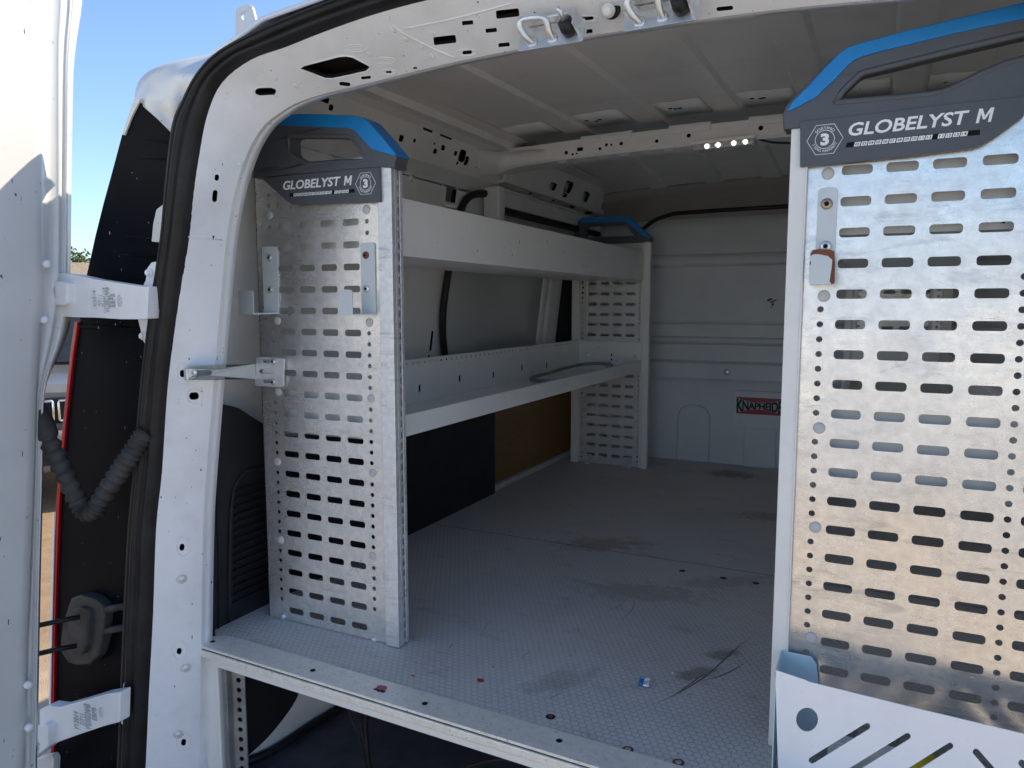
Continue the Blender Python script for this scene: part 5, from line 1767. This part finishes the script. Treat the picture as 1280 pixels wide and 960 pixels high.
# wrapper
w = thing('torn_wrapper', 'small torn blue and silver wrapper on the grey floor', 'wrapper', tuple(at(806, 858, 2, 0)))
wq = at(806, 857, 2, .002)
n = 5
def crum(x0, y0, sx, sy, seed):
    rnd = random.Random(seed)
    return [[V((wq.x+x0+sx*(i/n-.5), wq.y+y0+.03*(j/n-.5)*.6, .003+sy*(j/n)+.004*rnd.random())) for j in range(n+1)] for i in range(n+1)]
MB().loft(crum(.004, 0, .014, .014, 3), closed_off=lambda i, j, p: p+V((0, .0008, -.0008))).build('foil', 'foil', w)
MB().loft(crum(-.008, .002, .012, .007, 5), closed_off=lambda i, j, p: p+V((0, .0008, -.0008))).build('printed_side', 'foilblue', w)
def scrap(name, px, py, rx, ry, mat, label, seed):
    o = blob(name, px, py, rx, ry, mat, None, z=.0022, seed=seed, n=12)
    tag(o, label, 'scrap')
scrap('red_scrap', 600, 850, .008, .006, 'crumbred', 'small red scrap on the floor left of the silver wrapper', 5)
scrap('orange_scrap', 516, 844.5, .005, .003, 'crumborange', 'tiny orange scrap on the floor close to the edge trim', 6)
scrap('yellow_scrap', 787, 793.5, .004, .003, 'crumbyellow', 'tiny yellow scrap on the floor beyond the silver wrapper', 7)
scrap('tan_scrap', 616, 833, .004, .003, plain('tan_scrap', (.5, .3, .12), .7), 'tiny tan scrap on the floor behind the red scrap', 8)
scrap('pale_scrap', 841, 841, .003, .003, 'letter', 'tiny pale scrap on the floor right of the silver wrapper', 9)

# ================================================================== BEHIND: parked car, trees, building
def car(loc, rz):
    cr_ = thing('parked_car', 'beige-grey off-road car with chrome slotted grille parked facing the van', 'car', loc)
    cr_.rotation_euler = (0, 0, rz)
    body_m = paint('car_paint', (.13, .128, .125), amount=.2, coat=.6)
    glass = plain('car_glass', (.02, .025, .03), .08)
    chrome = plain('chrome', (.85, .85, .86), .1, 1.0, var=.05)
    def B(mb, name, mat, par=None, bev=.0):
        o = mb.build(name, mat, None, bevel=bev, seg=3)
        o.parent = par or cr_
        return o
    # body runs along +y, front at y = 0, wheels on z = 0
    W = .93
    secs = []
    for (y, hw, zb_, zm, zt) in [(0.0, .80, .45, .78, 1.00), (.10, .88, .32, .80, 1.06), (.5, .93, .30, .85, 1.12), (1.25, .93, .30, .9, 1.16), (2.0, .93, .30, .92, 1.16), (3.4, .93, .30, .92, 1.16), (4.3, .91, .34, .9, 1.14), (4.5, .84, .45, .85, 1.05)]:
        secs.append([V((s_*hw*k, y, z)) for s_, k, z in [(-1, .90, zb_), (-1, 1, zb_+.12), (-1, 1, zm), (-1, .97, zt-.06), (-1, .88, zt), (1, 0, zt+.03), (1, .88, zt), (1, .97, zt-.06), (1, 1, zm), (1, 1, zb_+.12), (1, .90, zb_), (-1, .90, zb_)]])
    m_ = MB().loft(secs, smooth=False)
    m_.add(secs[0][:-1], [tuple(range(11))]); m_.add(secs[-1][:-1], [tuple(range(10, -1, -1))])
    B(m_, 'car_body', body_m, bev=.03)
    cab_ = []
    for (y, hw, zt) in [(1.15, .80, 1.14), (1.85, .68, 1.74), (2.3, .68, 1.79), (3.6, .68, 1.78), (4.25, .72, 1.15)]:
        cab_.append([V((-hw-.1*(1.8-zt), y, 1.12)), V((-hw, y, zt-.04)), V((-hw*.85, y, zt)), V((hw*.85, y, zt)), V((hw, y, zt-.04)), V((hw+.1*(1.8-zt), y, 1.12))])
    B(MB().loft(cab_, smooth=False), 'cabin', body_m, bev=.02)
    B(MB().add([(-.72, 1.20, 1.20), (.72, 1.20, 1.20), (.60, 1.82, 1.70), (-.60, 1.82, 1.70)], [(0, 1, 2, 3)]).add([(-.72, 1.15, 1.2), (.72, 1.15, 1.2), (.60, 1.77, 1.71), (-.60, 1.77, 1.71)], [(0, 1, 2, 3)]), 'windscreen', glass)
    for s_ in (-1, 1):
        B(MB().add([(s_*.79, 1.95, 1.2), (s_*.79, 3.9, 1.2), (s_*.715, 3.6, 1.68), (s_*.715, 2.05, 1.68)], [(0, 1, 2, 3)]), 'side_window', glass)
    # grille: dark panel with seven chrome-framed slots
    gr = B(MB().box(-.58, .58, -.035, .03, .76, .98), 'grille', 'black', bev=.01)
    for k in range(7):
        x = -.45+.15*k
        f_ = MB()
        f_.tube([V((x+dx*.055, -.045, .87+dz*.085)) for dx, dz in ((-.9, -1), (.9, -1), (1, -.8), (1, .8), (.9, 1), (-.9, 1), (-1, .8), (-1, -.8), (-.9, -1))], .011, 6)
        o = B(f_, 'grille_slot', chrome, gr)
    for s_ in (-1, 1):
        hl3 = B(MB().obox((s_*.70, .0, .88), (.10, .03*0, 0), (0, .05, 0), (0, 0, .075)), 'headlight', chrome, bev=.02)
    B(MB().box(-.90, .90, -.08, .12, .36, .70), 'bumper', plain('car_trim', (.16, .155, .15), .5), bev=.04)
    B(MB().box(-.50, .50, -.09, -.07, .42, .54), 'air_intake', 'black', bev=.01)
    for (x, y) in [(-.84, .85), (.84, .85), (-.84, 3.55), (.84, 3.55)]:
        wr = [[V((x+h, y+math.cos(2*math.pi*k/24)*rr, .36+math.sin(2*math.pi*k/24)*rr)) for k in range(25)] for rr, h in [(.2, -.10), (.33, -.11), (.36, -.07), (.36, .07), (.33, .11), (.2, .10)]]
        t_ = B(MB().loft(wr), 'tyre', 'rubber')
        B(MB().disc((x, y, .36), (-1 if x < 0 else 1, 0, 0), .22, .09, 20), 'rim', 'steel', t_)
    for s_ in (-1, 1):
        B(MB().obox((s_*1.0, 1.45, 1.22), (.09, 0, 0), (0, .05, 0), (0, 0, .07)), 'wing_mirror', body_m, bev=.02)
    return cr_
car((-6.30, 3.75, GZ), R(62))

def tree(x, y, h, r, seed, label):
    rnd = random.Random(seed)
    t = thing('tree', label, 'tree', (x, y, GZ), group='trees beyond the lot')
    tk = MB()
    tk.tube([V((x, y, GZ)), V((x+.1, y, GZ+h*.3)), V((x+.05, y+.1, GZ+h*.6)), V((x, y, GZ+h*.85))], [.16, .12, .08, .03], 8)
    for k in range(6):
        a = rnd.random()*6.28
        z = GZ+h*(.3+.08*k)
        tk.tube([V((x, y, z)), V((x+math.cos(a)*r*.4, y+math.sin(a)*r*.4, z+h*.1)), V((x+math.cos(a)*r*.75, y+math.sin(a)*r*.75, z+h*.2))], [.06, .04, .015], 6)
    tk.build('trunk', M['bark'], t)
    cw = MB()
    cl = []
    for k in range(26):
        a = rnd.random()*6.28; u_ = rnd.random()**.5; z = rnd.random()
        rr_ = r*u_*(math.sin(math.pi*(.12+.8*z))**.7)
        cl.append((V((x+math.cos(a)*rr_, y+math.sin(a)*rr_, GZ+h*(.28+.72*z))), r*(.16+.2*rnd.random())))
    for c_, rr_ in cl:
        for k in range(70):
            d_ = V((rnd.gauss(0, 1), rnd.gauss(0, 1), rnd.gauss(0, .8)))
            d_.normalize()
            p = c_+d_*rr_*(.5+.6*rnd.random())
            a1 = V((rnd.gauss(0, 1), rnd.gauss(0, 1), rnd.gauss(0, 1))).normalized()*.11
            a2 = a1.cross(V((rnd.gauss(0, 1), rnd.gauss(0, 1), rnd.gauss(0, 1)))).normalized()*.06
            cw.add([p-a1, p+a2, p+a1, p-a2], [(0, 1, 2, 3)], rnd.randint(0, 1))
    cw.build('crown', [M['leaf'], M['leaf2']], t, recalc=False)
M['bark'] = plain('bark', (.10, .075, .055), .9, bumpscale=30, bs=.8)
M['leaf'] = plain('leaf', (.085, .115, .03), .6, var=.3)
M['leaf2'] = plain('leaf_dark', (.045, .07, .022), .6, var=.3)
def far(px, D):
    d_ = ray(px, 381); d_.z = 0; d_.normalize()
    return CAM+d_*D
for i, (px, D, h, r, lb_) in enumerate([(97, 46, 4.1, 2.0, 'small green tree just beside the low cream building'), (60, 50, 4.4, 2.4, 'broad green tree showing left of the gap by the door'), (140, 48, 4.2, 2.0, 'green tree behind the tail lamp of the van')]):
    p = far(px, D)
    tree(p.x, p.y, h, r, 11+i, lb_)
# low building with cream parapet
p = far(100, 42)
bd = thing('low_building', 'low cream building with a dark ribbon of windows at the far side of the lot', 'building', (p.x, p.y, GZ))
dirn = V((.53, .85, 0)).normalized()
nrm_ = V((-dirn.y, dirn.x, 0))
def BB(mb, name, mat, bev=0):
    return mb.build(name, mat, bd, bevel=bev)
BB(MB().obox((p.x, p.y, GZ+1.15), dirn*13, nrm_*3, V((0, 0, 1.15))), 'wall', plain('ochre_wall', (.36, .27, .18), .8))
BB(MB().obox(V((p.x, p.y, GZ+2.62)), dirn*13.2, nrm_*3.2, V((0, 0, .30))), 'roof_band', plain('dark_band', (.08, .075, .07), .7))
BB(MB().obox(V((p.x, p.y, GZ+3.28)), dirn*13.3, nrm_*3.3, V((0, 0, .34))), 'parapet', plain('cream_parapet', (.62, .50, .36), .7))
for k in range(6):
    for sgn in (-1, 1):
        BB(MB().obox(V((p.x, p.y, GZ+1.35))+dirn*(-10+4*k)+nrm_*sgn*3.01, dirn*1.2, nrm_*.05, V((0, 0, .6))), 'window', 'black', .02)

wb = thing('bounce_building', 'long low white warehouse facing the open van doors, out of view, added to throw sunlight inside', 'building', (-1, -12, GZ))  # unseen building, added to bounce sunlight inside and show in panel reflections
wbm = MB().box(-7, 20, -18, -12, GZ, GZ+2.5).box(-30, -7.01, -18.5, -11.6, GZ, GZ+4.7)
wbm.build('wall', plain('white_render', (.74, .72, .68), .8, var=.06), wb)
MB().box(-7, 20.2, -18.2, -11.8, GZ+2.5, GZ+2.62).build('roof', plain('roof_sheet', (.5, .5, .5), .6), wb)
for k in range(1, 5):
    MB().box(-12+8*k-2, -9.4+8*k-2, -12.02, -11.97, GZ, GZ+2.1).build('roller_door', plain('pale_door', (.62, .64, .66), .5), wb, bevel=.01)

# ================================================================== LIGHT
SUN = V((.82, .95, 1.12)).normalized()       # towards the sun: ahead of the van and to the right
sd = bpy.data.lights.new('sun', 'SUN')
sd.energy = 7.0
sd.angle = R(0.5)
sd.color = (1.0, .885, .70)
so = bpy.data.objects.new('sun', sd)
col.objects.link(so)
so.rotation_euler = SUN.to_track_quat('Z', 'Y').to_euler()
so.location = (8, 8, 12)
wd = bpy.data.worlds.new('World')
sc.world = wd
wd.use_nodes = True
nt = wd.node_tree
sk_ = nt.nodes.new('ShaderNodeTexSky')
sk_.sky_type = 'NISHITA'
sk_.sun_disc = False
sk_.sun_elevation = math.asin(SUN.z)
sk_.sun_rotation = math.atan2(SUN.x, SUN.y)
sk_.air_density = 1.0
sk_.dust_density = 0.6
sk_.ozone_density = 2.2
tint = nt.nodes.new('ShaderNodeMix')
tint.data_type = 'RGBA'; tint.blend_type = 'MULTIPLY'
tint.inputs[0].default_value = 1.0
nt.links.new(sk_.outputs[0], tint.inputs[6])
tint.inputs[7].default_value = (1.38, 1.50, 1.64, 1)      # gain: brightens the skylight, most in blue, to lift the shaded interior
nt.links.new(tint.outputs[2], nt.nodes['Background'].inputs[0])
nt.nodes['Background'].inputs[1].default_value = 0.15

sc.cycles.max_bounces = 14
sc.cycles.diffuse_bounces = 9
sc.cycles.glossy_bounces = 5
sc.view_settings.view_transform = 'Standard'
sc.view_settings.look = 'None'
sc.view_settings.exposure = 0
sc.view_settings.gamma = 1
